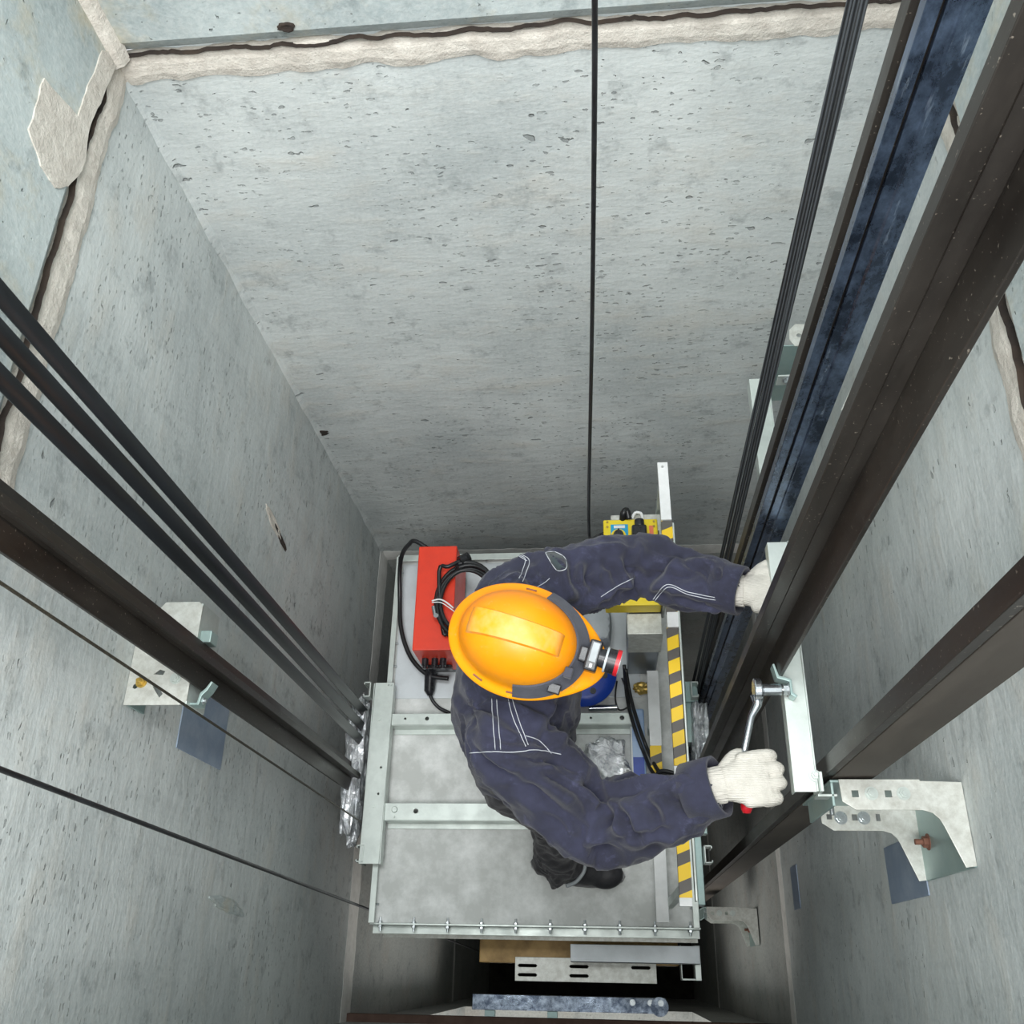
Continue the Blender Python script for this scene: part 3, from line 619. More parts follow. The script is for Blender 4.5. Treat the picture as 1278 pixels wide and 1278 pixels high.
# balustrade
root = thing('safety_balustrade', 'yellow and grey striped safety rail with white ends along the right roof side', 'safety rail', (.18, .75, 0))
def bar(name, x0, x1, y0, y1, z, t, mat, skew=0, holes=()):
    bm = nb(); o0 = [(x0, y0), (x1, y0), (x1+skew, y1), (x0+skew, y1)]; plate(bm, o0, holes, t, Matrix.Translation((0, 0, z-t/2))); return obj(name, bm, mat, root, .001)
zt = .85
bar('white_section', .181, .212, 1.21, 1.405, zt+.004, .02, M['white'], -.002, [circ(.194, 1.39, .004, 10)])
bar('striped_section', .181, .213, .92, 1.208, zt, .02, M['hazard'])
bar('white_section', .182, .214, .875, .92, zt+.003, .02, M['white'])
bar('striped_section', .179, .211, .492, .874, zt, .02, M['hazard'])
bar('white_section', .178, .210, .452, .491, zt+.001, .02, M['white'])
bar('striped_section', .174, .206, .168, .451, zt, .02, M['hazard']); bar('white_section', .173, .205, .148, .168, zt, .02, M['white'])
bm = nb(); box(bm, (.213, .16, zt-.03), (.218, 1.2, zt+.004)); obj('edge_strip', bm, M['zinc'], root, .001)
zb = .12
bar('white_section', .152, .192, .70, .965, zb, .02, M['white']); bar('striped_section', .151, .19, .42, .70, zb, .02, M['hazard']); bar('white_section', .147, .187, .142, .42, zb, .02, M['white'])
for y in (.20, 1.38):
    bm = nb(); box(bm, (.186, y-.012, .0), (.206, y+.012, zt-.02)); obj('post', bm, M['zinc'], root, .001)
for y_ in (.19, .76):
    bm = nb(); box(bm, (.150, y_, .0), (.186, y_+.02, zb-.02)); obj('foot', bm, M['zinc'], root, .001)
# blue pulley and small things beside the post
root = thing('blue_pulley', 'blue wheel lying on the roof half hidden under the orange helmet', 'pulley', (-.07, .90, .04))
c = az(727, 838, .12)
bm = nb(); rings = []
prof = [(.03, .085), (.085, .085), (.095, .075), (.115, .075), (.122, .09), (.122, .10), (.105, .115), (.085, .12), (.03, .12)]
n = 48
for k in range(n):
    a = 2*PI*k/n; rings.append([V((c.x+r*math.cos(a), c.y+r*math.sin(a), z)) for r, z in prof])
skinrings(bm, rings, False, True); obj('wheel', bm, M['bluep'], root, 0, 'auto')
for a in (-.2, -1.1, .8, 2.5):
    bm = nb(); cyl(bm, (c.x+.08*math.cos(a), c.y+.08*math.sin(a), .118), (c.x+.08*math.cos(a), c.y+.08*math.sin(a), .124), .011, n=16); obj('wheel_bolt', bm, M['blackp'], root)
bm = nb(); cyl(bm, (c.x, c.y, .0065), (c.x, c.y, .125), .028, n=20); obj('hub', bm, M['steel'], root, .002)
c = az(744, 772, .15); foilblob('canister', (c.x-.005, c.y, .08), .062, .085, .074, 4, 'smooth grey plastic canister on the roof beside the helmet', 'canister', M['greyp'], 4, .03, 6)
bm = nb(); cyl(bm, az(735, 884, .02), az(770, 883, .02), .011, n=14); tag(obj('steel_tube', bm, M['steel'], None, 0, 'auto'), 'short shiny steel tube on the roof next to the cross bar', 'tube')
foilblob('parts_bag', (az(757, 950, .03).x, az(757, 950, .03).y, .03), .075, .085, .022, 8, 'clear plastic bag of metal parts on the roof between the cross bars', 'bag', M['foil'], 4, .5, 16)
bm = nb(); a = az(799, 990, .03); b = az(797, 872, .03); box(bm, (a.x-.026, a.y, .0085), (a.x+.024, b.y-.04, .045)); bx_ = tag(obj('tube_carton', bm, M['bluel'], None, .006), 'pale blue long carton lying along the striped safety rail', 'carton')
bm = nb(); box(bm, (a.x-.020, a.y+.02, .045), (a.x+.018, a.y+.12, .0465)); obj('blue_print', bm, M['bluep'], bx_)
bm = nb(); box(bm, (a.x-.026, a.y, .045), (a.x-.021, b.y-.045, .047)); obj('white_border', bm, M['white'], bx_)
foilblob('tape_scrap', (az(805, 858, .03).x-.01, az(805, 858, .03).y, .025), .032, .022, .018, 9, 'crumpled gold tape scrap at the foot of the steel post', 'tape', M['gold'], 3, .6, 60)
cable('inspection_cable', 'right-hand one of two black cables looping from the steel post to the striped rail', [az(781, 835, .2), az(787, 870, .15), az(797, 905, .1), az(808, 935, .07), az(822, 962, .15), az(838, 968, .17), az(850, 972, .17), az(846, 984, .16), az(828, 985, .15), az(818, 972, .15), az(826, 962, .17), az(846, 966, .18)], .0065)
cable('inspection_cable', 'left-hand one of two black cables looping from the steel post to the striped rail', [az(779, 830, .2), az(783, 872, .13), az(791, 905, .08), az(803, 938, .06), az(816, 966, .14), az(832, 972, .16), az(846, 976, .16), az(842, 988, .14), az(824, 990, .13), az(813, 978, .14)], .0065)
cable('thin_wire', 'thin dark wire curling on the roof between blue wheel and steel post', [az(770, 850, .02), az(768, 872, .015), az(773, 886, .01), az(785, 880, .01), az(782, 862, .01), az(776, 846, .02)], .003)

# ---------------------------------------------------------------- the worker
def remesh(name, build, voxel, smooth_it, mat, parent, disp=None, post=1):
    bm = nb(); build(bm); bmesh.ops.recalc_face_normals(bm, faces=bm.faces[:])
    me = bpy.data.meshes.new(name); bm.to_mesh(me); bm.free()
    o = bpy.data.objects.new(name, me); COL.objects.link(o)
    r = o.modifiers.new('r', 'REMESH'); r.mode = 'VOXEL'; r.voxel_size = voxel; r.adaptivity = 0
    s_ = o.modifiers.new('s', 'SMOOTH'); s_.iterations = smooth_it; s_.factor = .5
    dg = bpy.context.evaluated_depsgraph_get(); me2 = bpy.data.meshes.new_from_object(o.evaluated_get(dg))
    bpy.data.objects.remove(o); bpy.data.meshes.remove(me); me2.name = name
    if disp:
        nr = [v.normal.copy() for v in me2.vertices]; co = [v.co.copy() for v in me2.vertices]
        for v, nn, c_ in zip(me2.vertices, nr, co): v.co = c_+nn*disp(c_, nn)
    me2.materials.clear(); me2.materials.append(mat)
    for p in me2.polygons: p.use_smooth = True
    o = bpy.data.objects.new(name, me2); COL.objects.link(o); o.parent = parent; o.location = -parent.location if parent.type == 'EMPTY' else V((0, 0, 0))
    return o
def ell(c, u, v, n=20): c = V(c); return [c+V(u)*math.cos(2*PI*k/n)+V(v)*math.sin(2*PI*k/n) for k in range(n)]
def limb(bm, pts, rs, k=4, n=16):
    P_ = smoothpts(pts, k); R2 = []
    for i in range(len(pts)-1):
        for j in range(k): R2.append(rs[i]+(rs[i+1]-rs[i])*j/k)
    R2.append(rs[-1]); tube(bm, P_, R2, n)
    for p, r in ((pts[0], rs[0]), (pts[-1], rs[-1])): bmesh.ops.create_icosphere(bm, subdivisions=2, radius=r, matrix=Matrix.Translation(V(p)))

man = thing('person', 'person in navy work clothes and orange helmet leaning over to tighten a rail bolt', 'person', (-.18, .55, 0))
SL, EL, WL = V((-.20, .755, 1.385)), V((.085, .862, 1.33)), V((.298, .772, 1.40))
SR, ER, WR = V((-.205, .44, 1.385)), V((-.03, .285, 1.30)), V((.212, .335, 1.43))
HIP = V((-.235, .56, .92))
ANR, KNR = V((-.165, .315, .10)), V((-.145, .415, .52))
ANL, KNL = V((-.33, .72, .10)), V((-.22, .69, .52))
HEAD = V((-.155, .59, 1.56))
# continuous body under the clothes
def b_body(bm):
    skinrings(bm, [ell(HIP+V((0, 0, -.07)), (.09, 0, 0), (0, .13, 0)), ell(HIP+V((0, 0, .05)), (.10, 0, 0), (0, .14, 0)), ell((-.22, .58, 1.12), (.10, 0, 0), (0, .14, 0)), ell((-.205, .595, 1.30), (.10, 0, 0), (0, .15, 0)), ell((-.20, .60, 1.40), (.06, 0, 0), (0, .12, 0))])
    limb(bm, [(-.20, .60, 1.38), (-.175, .595, 1.50)], [.055, .05])
    skinrings(bm, [ell(HEAD+V((.02-.03*t, 0, z)), (.09*s1, 0, .0), (0, .07*s1, 0)) for z, s1, t in ((-.12, .45, 0), (-.09, .75, 0), (-.03, .95, 0), (.03, 1.02, 1), (.08, .85, 1), (.11, .45, 1))])
    limb(bm, [SL, EL, WL], [.046, .032, .021]); limb(bm, [SR, ER, WR], [.046, .032, .021])
    limb(bm, [HIP+V((0, -.09, -.03)), KNR, ANR, ANR+V((.10, -.01, -.05))], [.08, .055, .04, .035]); limb(bm, [HIP+V((0, .09, -.03)), KNL, ANL, ANL+V((.10, .01, -.05))], [.08, .055, .04, .035])
    limb(bm, [HEAD+V((.095, 0, -.035)), HEAD+V((.125, 0, -.055))], [.012, .014], 2)       # nose
    for s1 in (-1, 1): bmesh.ops.create_icosphere(bm, subdivisions=2, radius=.02, matrix=Matrix.Translation(HEAD+V((0, s1*.075, -.04))) @ Matrix.Diagonal((1, .4, 1.4, 1)))
    limb(bm, [WL, WL+V((.03, -.005, .006))], [.02, .018]); limb(bm, [WR, WR+V((.03, .005, .004))], [.02, .018])
body = remesh('body', b_body, .009, 2, M['skin'], man)
for s1 in (-1, 1):
    bm = nb(); bmesh.ops.create_icosphere(bm, subdivisions=2, radius=.012, matrix=Matrix.Translation(HEAD+V((.095, s1*.03, -.02)))); obj('eye', bm, M['white'], body, 0, True)
bm = nb(); skinrings(bm, [ell(HEAD+V((-.02, 0, z)), (.092*s1, 0, .0), (0, .078*s1, 0)) for z, s1 in ((-.10, .55), (-.05, .95), (0, 1.0), (.02, 1.0))]); obj('hair', bm, M['hair'], man, 0, True)
bm = nb(); limb(bm, [HEAD+V((.085, -.02, -.085)), HEAD+V((.09, 0, -.088)), HEAD+V((.085, .02, -.085))], [.004, .006, .004], 3, 8); obj('mouth', bm, M['orangep'], body, 0, True)
# trousers
def segd(p, a, b):
    ab = b-a; t = max(0, min(1, (p-a).dot(ab)/ab.length_squared)); return (p-(a+ab*t)).length, t, a+ab*t, ab
def folds(segs, amp, freq, seed=0):
    def f(p, nn):
        best = min(((segd(p, a, b), w, i) for i, (a, b, w) in enumerate(segs)), key=lambda q: q[0][0])
        (d, t, c_, ab), w, i = best; L = ab.length; r = p-c_
        u_, v_, dd = frame(ab); ang = math.atan2(r.dot(u_), r.dot(v_))
        q = V((t*L*freq, math.cos(ang)*1.1+i*5, math.sin(ang)*1.1+seed))
        n = 1-abs(noise.noise(q+V((.6*noise.noise(p*7), 0, 0)))*2.2); n2 = noise.fractal(p*26+V((seed, 0, 0)), 1, 2, 3)
        n3 = 1-abs(noise.noise(V((t*L*freq*2.3, math.cos(ang)*2+i*3, math.sin(ang)*2-seed)))*2.2)
        return amp*w*(n-.6)+amp*.35*w*(n3-.5)+.002*n2
    return f
def b_tr(bm):
    skinrings(bm, [ell(HIP+V((0, 0, -.09)), (.12, 0, 0), (0, .17, 0)), ell(HIP+V((0, 0, 0)), (.135, 0, 0), (0, .18, 0)), ell(HIP+V((.0, .0, .12)), (.125, 0, 0), (0, .17, 0))])
    limb(bm, [HIP+V((0, -.09, -.04)), KNR, ANR+V((0, 0, .02))], [.115, .088, .078]); limb(bm, [HIP+V((0, .09, -.04)), KNL, ANL+V((0, 0, .02))], [.115, .088, .078])
tr = remesh('trousers', b_tr, .009, 4, M['trousers'], man, folds([(HIP+V((0, -.09, 0)), KNR, .7), (KNR, ANR, 1.2), (HIP+V((0, .09, 0)), KNL, .7), (KNL, ANL, 1.2)], .014, 11, 3))
# jacket
chest = V((-.19, .60, 1.28))
def b_ja(bm):
    skinrings(bm, [ell((-.235, .555, .83), (.135, 0, 0), (0, .185, 0)), ell((-.235, .56, .95), (.14, 0, 0), (0, .185, 0)), ell((-.222, .575, 1.08), (.155, 0, 0), (0, .185, 0)),
                   ell((-.21, .59, 1.22), (.155, 0, 0), (0, .195, 0)), ell((-.205, .60, 1.33), (.14, 0, 0), (0, .20, 0)), ell((-.20, .60, 1.40), (.11, 0, .0), (0, .185, 0)), ell((-.195, .60, 1.45), (.07, 0, 0), (0, .10, 0))])
    limb(bm, [SL, SL.lerp(EL, .5)+V((0, .01, .01)), EL, EL.lerp(WL, .5), WL-(WL-EL).normalized()*.05], [.092, .083, .076, .069, .060])
    limb(bm, [SR, SR.lerp(ER, .5)+V((0, -.01, .01)), ER, ER.lerp(WR, .5)+V((.0, -.01, 0)), WR-(WR-ER).normalized()*.05], [.095, .088, .086, .077, .066])
    tube(bm, [(-.195, .60, 1.42), (-.175, .60, 1.485)], [.075, .068], 20)
jf = folds([(V((-.22, .57, .85)), V((-.2, .60, 1.4)), .55), (SL, EL, 1.0), (EL, WL, 1.0), (SR, ER, 1.15), (ER, WR, 1.15)], .021, 7.5, 1)
CREASE = [([(713, 695), (717, 725), (732, 744)], 5, .011), ([(784, 680), (790, 710), (803, 733)], 6, .014), ([(833, 695), (814, 721), (806, 735)], 5, .010), ([(645, 695), (660, 718), (679, 733)], 4, .006),
    ([(742, 700), (735, 722), (748, 742)], 5, .010), ([(757, 700), (770, 712), (773, 735)], 4, .007), ([(832, 716), (850, 722), (875, 716)], 5, .010), ([(875, 705), (890, 728), (893, 745)], 4, .007), ([(850, 690), (862, 706), (880, 712)], 4, .006), ([(905, 712), (900, 735)], 4, .006),
    ([(750, 992), (758, 1018), (747, 1044)], 5, .013), ([(765, 996), (780, 1026), (796, 1044)], 5, .012), ([(735, 973), (752, 996)], 5, .011), ([(642, 977), (683, 999), (728, 1037)], 6, .013), ([(653, 996), (698, 1029), (722, 1052)], 5, .008),
    ([(623, 939), (660, 949), (698, 944), (720, 955)], 5, .011), ([(829, 992), (850, 1003), (863, 1020)], 5, .008), ([(803, 998), (815, 1012), (826, 1035)], 5, .010), ([(880, 975), (872, 995), (880, 1015)], 4, .006),
    ([(585, 932), (615, 958), (645, 969)], 5, .009), ([(563, 845), (581, 883), (596, 905)], 6, .010), ([(702, 870), (698, 890), (679, 922)], 6, .012), ([(722, 885), (716, 915), (705, 935)], 5, .010), ([(672, 962), (700, 975), (730, 1000)], 4, .008), ([(600, 915), (640, 925), (665, 922)], 4, .005), ([(770, 1050), (800, 1040), (840, 1038)], 4, .006)]
def project(p):
    q = V((p.x, p.y, p.z-CAMZ)); d = AX*q.x+AY*q.y-AN*q.z; return 639+1170*d.x/d.z, 639+1170*d.y/d.z
CR2 = [([V((a.x, a.y)) for a in smoothpts([V((x, y, 0)) for x, y in pts], 4)], w, dp) for pts, w, dp in CREASE]
def jdisp(p, nn):
    d = jf(p, nn)
    vd = (V((0, 0, CAMZ))-p).normalized().dot(nn)
    if vd <= .1: return d
    px, py = project(p); q = V((px, py))
    for pts, w, dp in CR2:
        if abs(px-pts[0].x) > 130 or abs(py-pts[0].y) > 130: continue
        best = 1e9; tt = 0
        for i in range(len(pts)-1):
            a = pts[i]; ab = pts[i+1]-a; t = max(0, min(1, (q-a).dot(ab)/ab.length_squared)); dd = (q-(a+ab*t)).length
            if dd < best: best = dd; tt = (i+t)/(len(pts)-1)
        if best < w*5:
            x = best/(w*1.15); env = min(1, .25+2*min(tt, 1-tt))
            d += 1.9*dp*env*min(1, vd*1.6)*(-1.15*math.exp(-x*x)+.55*math.exp(-(x-2.1)**2/1.1))
    return d
ja = remesh('jacket', b_ja, .0058, 5, M['denim'], man, jdisp)
# hem cuffs of the sleeves
def ring_on(bm, c, ax_, r0, r1, L, n=28):
    u, v, d = frame(ax_); rings = []
    for t, r in ((0, r0), (L*.5, (r0+r1)/2), (L, r1), (L+.002, r1-.006), (L*.6, r1-.012)):
        rings.append([V(c)+d*t+(u*math.cos(2*PI*k/n)+v*math.sin(2*PI*k/n))*r*(1+.05*noise.noise(V((math.cos(2*PI*k/n)*1.6, math.sin(2*PI*k/n)*1.6, t*9)))) for k in range(n)])
    skinrings(bm, rings)
bm = nb(); dL = (WL-EL).normalized(); ring_on(bm, WL-dL*.05, dL, .057, .056, .065); obj('sleeve_cuff', bm, M['denim'], ja, 0, True)
bm = nb(); dR = (WR-ER).normalized(); ring_on(bm, WR-dR*.05, dR, .063, .061, .065); obj('sleeve_cuff', bm, M['denim'], ja, 0, True)
# stitching projected onto the jacket
bpy.context.view_layer.update(); dgx = bpy.context.evaluated_depsgraph_get()
bvh = BVHTree.FromPolygons([v.co for v in ja.data.vertices], [p.vertices for p in ja.data.polygons])
def onjacket(px, py, off=.0012):
    h = bvh.ray_cast(V((0, 0, CAMZ)), ray(px, py).normalized())
    return (h[0]+h[1]*off) if h[0] is not None else None
def stitch(path, r=.0009):
    q = []
    P2 = smoothpts([V((x, y, 0)) for x, y in path], 8)
    for p in P2:
        h = onjacket(p.x, p.y)
        if h is None or (q and (h-q[-1]).length > .05): continue
        q.append(h)
    if len(q) > 2:
        bm = nb(); tube(bm, q, r, 6); obj('stitching', bm, M['stitch'], ja, 0, True)
for path in ([(614, 872), (615, 895), (618, 935)], [(620, 873), (622, 900), (625, 935)], [(634, 872), (642, 900), (656, 932)], [(639, 872), (648, 900), (659, 930)],
             [(656, 918), (672, 924), (688, 940)], [(586, 940), (610, 938), (640, 938), (672, 936), (700, 941)], [(560, 850), (556, 870), (560, 895)],
             [(640, 692), (656, 698), (648, 722)], [(645, 690), (661, 700), (652, 726)], [(668, 735), (680, 727), (686, 722)], [(622, 700), (640, 692), (658, 700)],
             [(815, 748), (832, 730), (860, 739), (895, 746)], [(817, 750), (834, 733), (860, 742), (893, 749)], [(750, 745), (770, 732), (790, 722)],
             [(936, 709), (925, 730), (920, 760)], [(940, 711), (929, 730), (924, 762)], [(880, 962), (890, 990), (902, 1026)], [(884, 960), (894, 988), (906, 1024)]):
    stitch(path)
# small green-grey pocket patch on the far upper arm
bm = nb(); pp = [(681, 690), (692, 689), (702, 694), (706, 700), (706, 710), (696, 712), (688, 702)]
q = [onjacket(x, y, .002) for x, y in pp]; q = [a for a in q if a is not None]; cc2 = sum(q, V())/len(q); hh = onjacket(695, 701, .004)
vs = [bm.verts.new(a) for a in q]; cv = bm.verts.new(hh)
for i in range(len(vs)): bm.faces.new((vs[i], vs[(i+1) % len(vs)], cv))
pa = obj('sleeve_patch', bm, M['patch'], ja, 0, True); sm = pa.modifiers.new('s', 'SOLIDIFY'); sm.thickness = .003
stitch(pp+[pp[0]], .0009)
# boots
def boot(an, dirx, diry):
    f = V((dirx, diry, 0)).normalized(); s_ = V((-f.y, f.x, 0)); base = V((an.x, an.y, 0))
    def e(t, h, rl, rw, z): return ell(base+f*t+V((0, 0, z)), f*rl, s_*rw, 20)
    def b(bm):
        skinrings(bm, [e(.055, 0, .15, .046, .022), e(.055, 0, .152, .05, .05), e(.04, 0, .13, .048, .075), e(.01, 0, .09, .045, .10), e(-.01, 0, .062, .045, .14), e(-.01, 0, .06, .046, .20)])
        bmesh.ops.create_icosphere(bm, subdivisions=3, radius=1, matrix=Matrix.Translation(base+f*.15+V((0, 0, .048))) @ Matrix.Rotation(math.atan2(diry, dirx), 4, 'Z') @ Matrix.Diagonal((.065, .052, .034, 1)))
    o = remesh('boot', b, .006, 2, M['boot'], man)
    bm = nb(); skinrings(bm, [e(.06, 0, .158, .05, .001), e(.06, 0, .162, .054, .012), e(.06, 0, .16, .052, .026)]); bmesh.ops.create_cube(bm, size=1, matrix=Matrix.Translation(base+f*.0+V((0, 0, .007))) @ Matrix.Rotation(math.atan2(diry, dirx), 4, 'Z') @ Matrix.Diagonal((.1, .075, .012, 1)))
    obj('boot_sole', bm, M['blackp'], o, 0, 'auto')
    return o
boot(ANR, 1, -.14); boot(V((ANL.x, ANL.y, 0)), 1, .1)
# pale reflective hem on the trouser leg
bm = nb(); tube(bm, smoothpts([ANR+V((.03, -.075, .10)), ANR+V((.06, -.06, .085)), ANR+V((.085, -.03, .085)), ANR+V((.09, 0, .09))], 5), .006, 8); obj('reflective_hem', bm, M['greyp'], tr, 0, True)
# gloves
def glove(name, w, f, up, side, fingers, thumb, cuffdir):
    """w wrist point, f forward, up back-of-hand normal, side towards the index finger"""
    w, f, up, side = V(w), V(f).normalized(), V(up).normalized(), V(side).normalized()
    def b(bm):
        skinrings(bm, [ell(w-f*.01, side*.03, up*.024), ell(w+f*.02, side*.036, up*.024), ell(w+f*.05, side*.048, up*.024), ell(w+f*.08, side*.052, up*.022), ell(w+f*.098, side*.048, up*.016)])
        for i, (dl, ls) in enumerate(fingers):
            k = w+f*(.088+dl)+side*(.042-.0275*i)+up*.002
            p = [k-f*.03, k]; d = f.copy(); axis = side
            for L, a in ls:
                d = (f*math.cos(a)-up*math.sin(a)).normalized(); p.append(p[-1]+d*L)
            limb(bm, p, [.0135, .0145]+[.0135, .0128, .0115][:len(ls)], 4, 14)
        t0 = w+f*.02+side*.03-up*.008
        limb(bm, [t0]+[t0+f*a+side*b_+up*c_ for a, b_, c_ in thumb], [.016, .017, .015, .0125][:len(thumb)+1], 4, 14)
    o = remesh(name, b, .0032, 2, M['glove'], man, lambda p, nn: .0008*noise.noise(p*120))
    cd = V(cuffdir).normalized(); u, v, d = frame(cd); bm = nb(); rings = []
    for k in range(9):
        t = k/8; rings.append([w-cd*(.045-.055*t)+(side*math.cos(2*PI*j/48)*(.036)+up*math.sin(2*PI*j/48)*.028)*(1+.03*(j % 2)) for j in range(48)])
    skinrings(bm, rings); obj('glove_cuff', bm, M['glove'], o, 0, False)
    return o
curl = [(.030, .25), (.032, 1.55), (.022, 2.6)]
glove('work_glove', WR+V((.012, .005, .006)), (1, .16, .02), (0, 0, 1), (-.16, 1, 0), [(-.002, curl), (.006, curl), (.004, curl), (-.006, [(.026, .3), (.028, 1.6), (.018, 2.6)])], [(.03, .022, -.012), (.055, .02, -.028), (.075, .0, -.032)], (1, .2, 0))
glove('work_glove', WL+V((.01, -.002, .0)), (1, -.12, .25), (-.25, 0, 1), (.12, 1, 0), [(-.02, [(.022, .9), (.028, 1.9), (.02, 2.6)])]*4, [(.035, .03, .0), (.06, .035, -.01), (.08, .02, -.02)], (1, -.2, .1))
# helmet
hat_c = az(648, 798, 1.585); hd = math.radians(-17)
HM = Matrix.Translation(V((hat_c.x, hat_c.y, 1.575))) @ Matrix.Rotation(hd, 4, 'Z') @ Matrix.Rotation(math.radians(4), 4, 'Y') @ Matrix.Rotation(math.radians(8), 4, 'X')
bm = nb(); rings = []; n = 72
def hatr(t, prof):   # elliptical, longer at front
    c_, s_ = math.cos(t), math.sin(t); a, b_, fx = prof
    return V((c_*(a+(fx if c_ > 0 else 0)*c_**3), s_*b_, 0))
prof = [((.148, .116, .034), 0.0), ((.150, .118, .035), .003), ((.148, .116, .032), .007), ((.136, .104, .014), .013), ((.125, .097, .0), .020)] + [((.1235*math.cos(j/12*PI/2)**.8, .0960*math.cos(j/12*PI/2)**.8, 0), .022+.108*math.sin(j/12*PI/2)) for j in range(1, 12)] + [((.008, .006, 0), .1297)]
for pr_, z in prof:
    ring = []
    for k in range(n):
        t = 2*PI*k/n; q = hatr(t, pr_)+V((0, 0, z)); 
        if q.x > .12 and z < .02: q.z -= .35*(q.x-.12)
        ring.append(q)
    rings.append(ring)
inner = [[q*1.0-V((0, 0, .003)) if i == 0 else q for q in rings[0]] for i in (0,)][0]
inn = [[V((q.x*s1, q.y*s1, z)) for q in rings[4]] for s1, z in ((.97, .01), (.93, .06), (.6, .10), (.1, .115))]
rings_all = inn[::-1]+[[V((q.x*.99, q.y*.99, q.z-.002)) for q in rings[0]]]+rings
skinrings(bm, rings_all); 
for v in bm.verts: v.co = HM @ v.co
hat = obj('hard_hat', bm, M['hat'], man, 0, True)
sd = hat.modifiers.new('s', 'SUBSURF'); sd.levels = 1; sd.render_levels = 1
# raised crown band: a strip following the shell
def shell_z(x, y):
    e = min(1, math.sqrt((x/.1235)**2+(y/.096)**2)); ph = math.acos(min(1, e**1.25)); return .022+.108*math.sin(ph)
bm = nb(); rings = []
for k in range(41):
    x = -.098+.19*k/40; wd = .025-.004*(k/40); lift = .009*min(1, k/2, (40-k)/2)
    row = [(-wd-.003, -.003), (-wd, lift), (-wd*.5, lift+.0008), (0, lift+.001), (wd*.5, lift+.0008), (wd, lift), (wd+.003, -.003)]
    rings.append([HM @ V((x, y, shell_z(x, y)+l_)) for y, l_ in row]+[HM @ V((x, 0, shell_z(x, 0)-.012))])
skinrings(bm, rings); obj('crown_band', bm, M['hat_rim'], hat, 0, 'auto')
# headlamp strap: band round the front of the shell
bm = nb(); rings = []
def strapband(bm, t0, t1, off=.004, w=.022, z_off=0):
    rings = []
    for k in range(41):
        t = t0+(t1-t0)*k/40; lf = math.cos(t); z = .030+.012*max(0, lf)+z_off; s1 = 1.0
        def pt(zz, o_):
            a = .122-.00018*0; 
            fz = math.cos(math.asin(max(0, min(1, (zz-.022)/.108))))**.8 if zz > .022 else 1
            return HM @ V((math.cos(t)*(.1235*fz+o_), math.sin(t)*(.0965*fz+o_), zz))
        fl_ = .5+.5*max(0, lf); o1 = .012+.008*fl_
        rings.append([pt(.019, o1), pt(.024, o1+.002), pt(.036, .010), pt(.046+.01*fl_, .0035), pt(.046+.01*fl_, .0)])
    skinrings(bm, rings)
strapband(bm, -1.42, 1.3); lamp = obj('headlamp_strap', bm, M['strap'], hat, 0, 'auto')
bm = nb(); rings = []
for k in range(15):    # top part of the strap passing over the band front
    t = k/14; x = .122-.034*math.sin(t*PI*.5); y0, y1 = -.012, .018
    z = .045+t*.05
    rings.append([HM @ V((x+.004, yy, z)) for yy in (y0, (y0+y1)/2, y1)]+[HM @ V((x-.004, yy, z)) for yy in (y1, y0)])
skinrings(bm, rings); obj('headlamp_bracket', bm, M['blackp'], hat, 0, 'auto')
def hbox(bm, a, b):
    b0 = nb(); box(b0, a, b); me = bpy.data.meshes.new('t'); b0.to_mesh(me); b0.free(); me.transform(HM); bm.from_mesh(me); bpy.data.meshes.remove(me)
bm = nb(); hbox(bm, (.140, -.024, .030), (.166, .038, .062)); hl = obj('headlamp_case', bm, M['blackp'], hat, .004)
bm = nb(); hbox(bm, (.147, -.006, .062), (.160, .032, .0625)); obj('case_print', bm, M['greyp'], hat)
bm = nb(); hbox(bm, (.151, -.018, .062), (.156, -.010, .0626)); obj('case_mark', bm, M['white'], hat)
bm = nb(); hbox(bm, (.125, -.010, .036), (.142, .020, .058)); obj('headlamp_hinge', bm, M['blackp'], hat, .003)
tp = lambda x, y, z: HM @ V((x, y, z))
bm = nb(); tube(bm, [tp(.164, .008, .046), tp(.176, .008, .046), tp(.178, .008, .046), tp(.198, .008, .046), tp(.200, .008, .046)], [.018, .019, .024, .025, .023], 24); obj('headlamp_barrel', bm, M['blackp'], hat, 0, 'auto')
bm = nb(); tube(bm, [tp(.198, .008, .046), tp(.206, .008, .046)], [.0262, .0262], 24); obj('headlamp_ring', bm, M['redp'], hat, 0, 'auto')
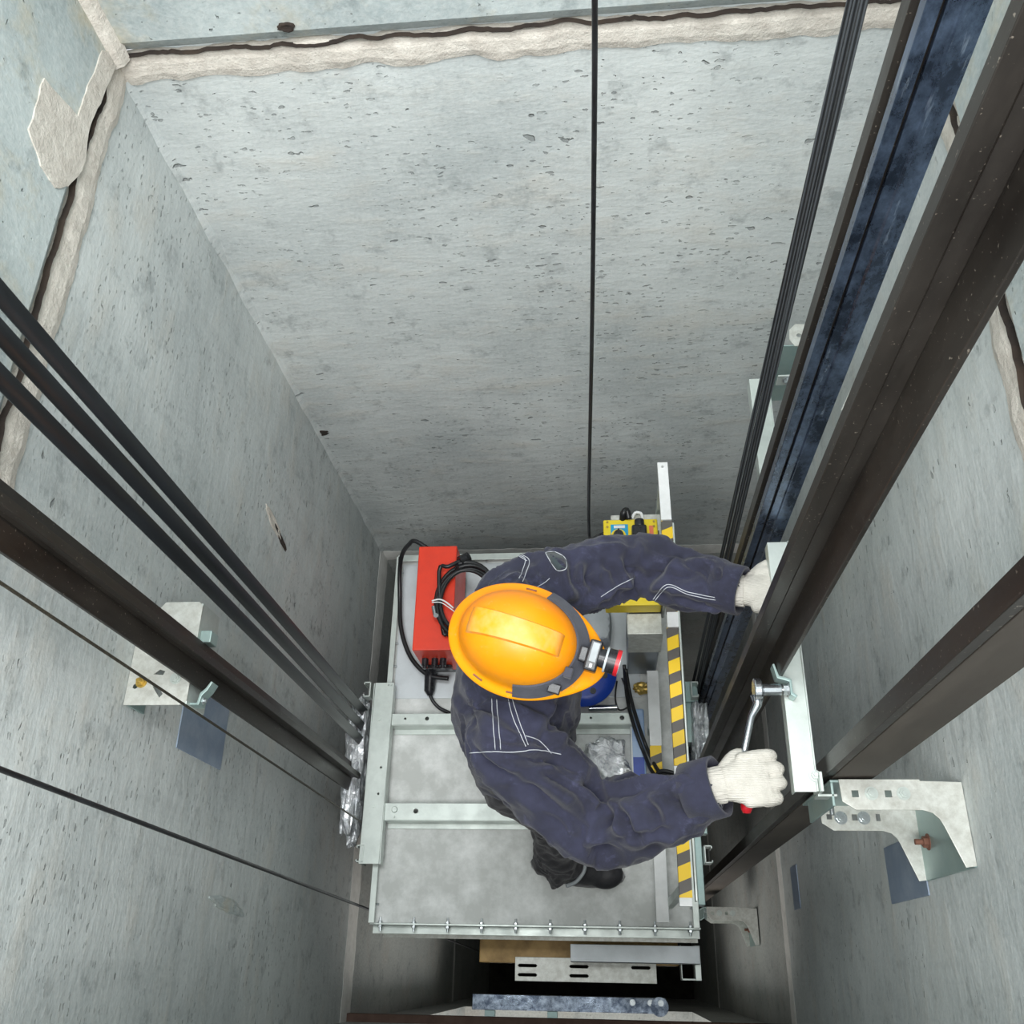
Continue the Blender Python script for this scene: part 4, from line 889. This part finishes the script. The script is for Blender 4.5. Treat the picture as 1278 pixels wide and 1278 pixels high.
bm = nb(); tube(bm, [tp(.177, .008, .046), tp(.181, .008, .046)], [.0256, .0256], 24); obj('headlamp_band', bm, M['glass'], hat, 0, 'auto')
bm = nb(); tube(bm, [tp(.206, .008, .046), tp(.207, .008, .046)], [.022, .022], 24); obj('headlamp_lens', bm, M['glass'], hat)
bm = nb(); hbox(bm, (.085, -.085, .03), (.110, -.066, .047)); obj('strap_buckle', bm, M['blackp'], hat, .002)
bm = nb(); hbox(bm, (.108, -.050, .045), (.124, -.030, .068)); obj('strap_buckle', bm, M['strap'], hat, .002)
for t in (1.15, 1.62, -2.0, -1.45, .75):
    q = hatr(t, (.138, .106, .016)); bm = nb(); d = V((-math.sin(t)*.14, math.cos(t)*.11, 0)).normalized(); a = q-d*.011; b = q+d*.011
    tube(bm, [HM @ V((a.x, a.y, .0125)), HM @ V((b.x, b.y, .0125))], .0022, 6); obj('rim_slot', bm, M['rust'], hat)

# ---------------------------------------------------------------- wrench
root = thing('ratchet_wrench', 'chrome ratchet wrench with socket held in the gloved fist', 'wrench', (.30, .46, 1.47))
hc = az(944, 866, 1.47); ex = V((.3525, .525, 1.47)); hc = V((.312, .525, 1.47))
bm = nb(); cyl(bm, hc+V((-.007, 0, 0)), hc+V((.009, 0, 0)), .024, n=28); obj('ratchet_head', bm, M['steel'], root, .003)
bm = nb(); cyl(bm, hc+V((.008, 0, 0)), hc+V((.012, 0, 0)), .012, n=20); cyl(bm, hc+V((.012, 0, 0)), ex+V((.008, 0, 0)), .0125, n=20); obj('socket', bm, M['steel'], root, .001)
bm = nb(); hend = V((.283, .415, 1.428)); tube(bm, [hc+V((0, -.012, -.004)), hc+V((-.001, -.03, -.004)), hc.lerp(hend, .45), hend, V((.283, .383, 1.42))], [.014, .009, .0068, .0068, .0068], 14); obj('shaft', bm, M['steel'], root, 0, True)
bm = nb(); g0 = V((.283, .385, 1.42)); g1 = V((.280, .292, 1.396)); tube(bm, [g0, g0.lerp(g1, .1), g0.lerp(g1, .5), g0.lerp(g1, .9), g1], [.008, .012, .013, .012, .008], 14); obj('grip', bm, M['redp'], root, 0, True)
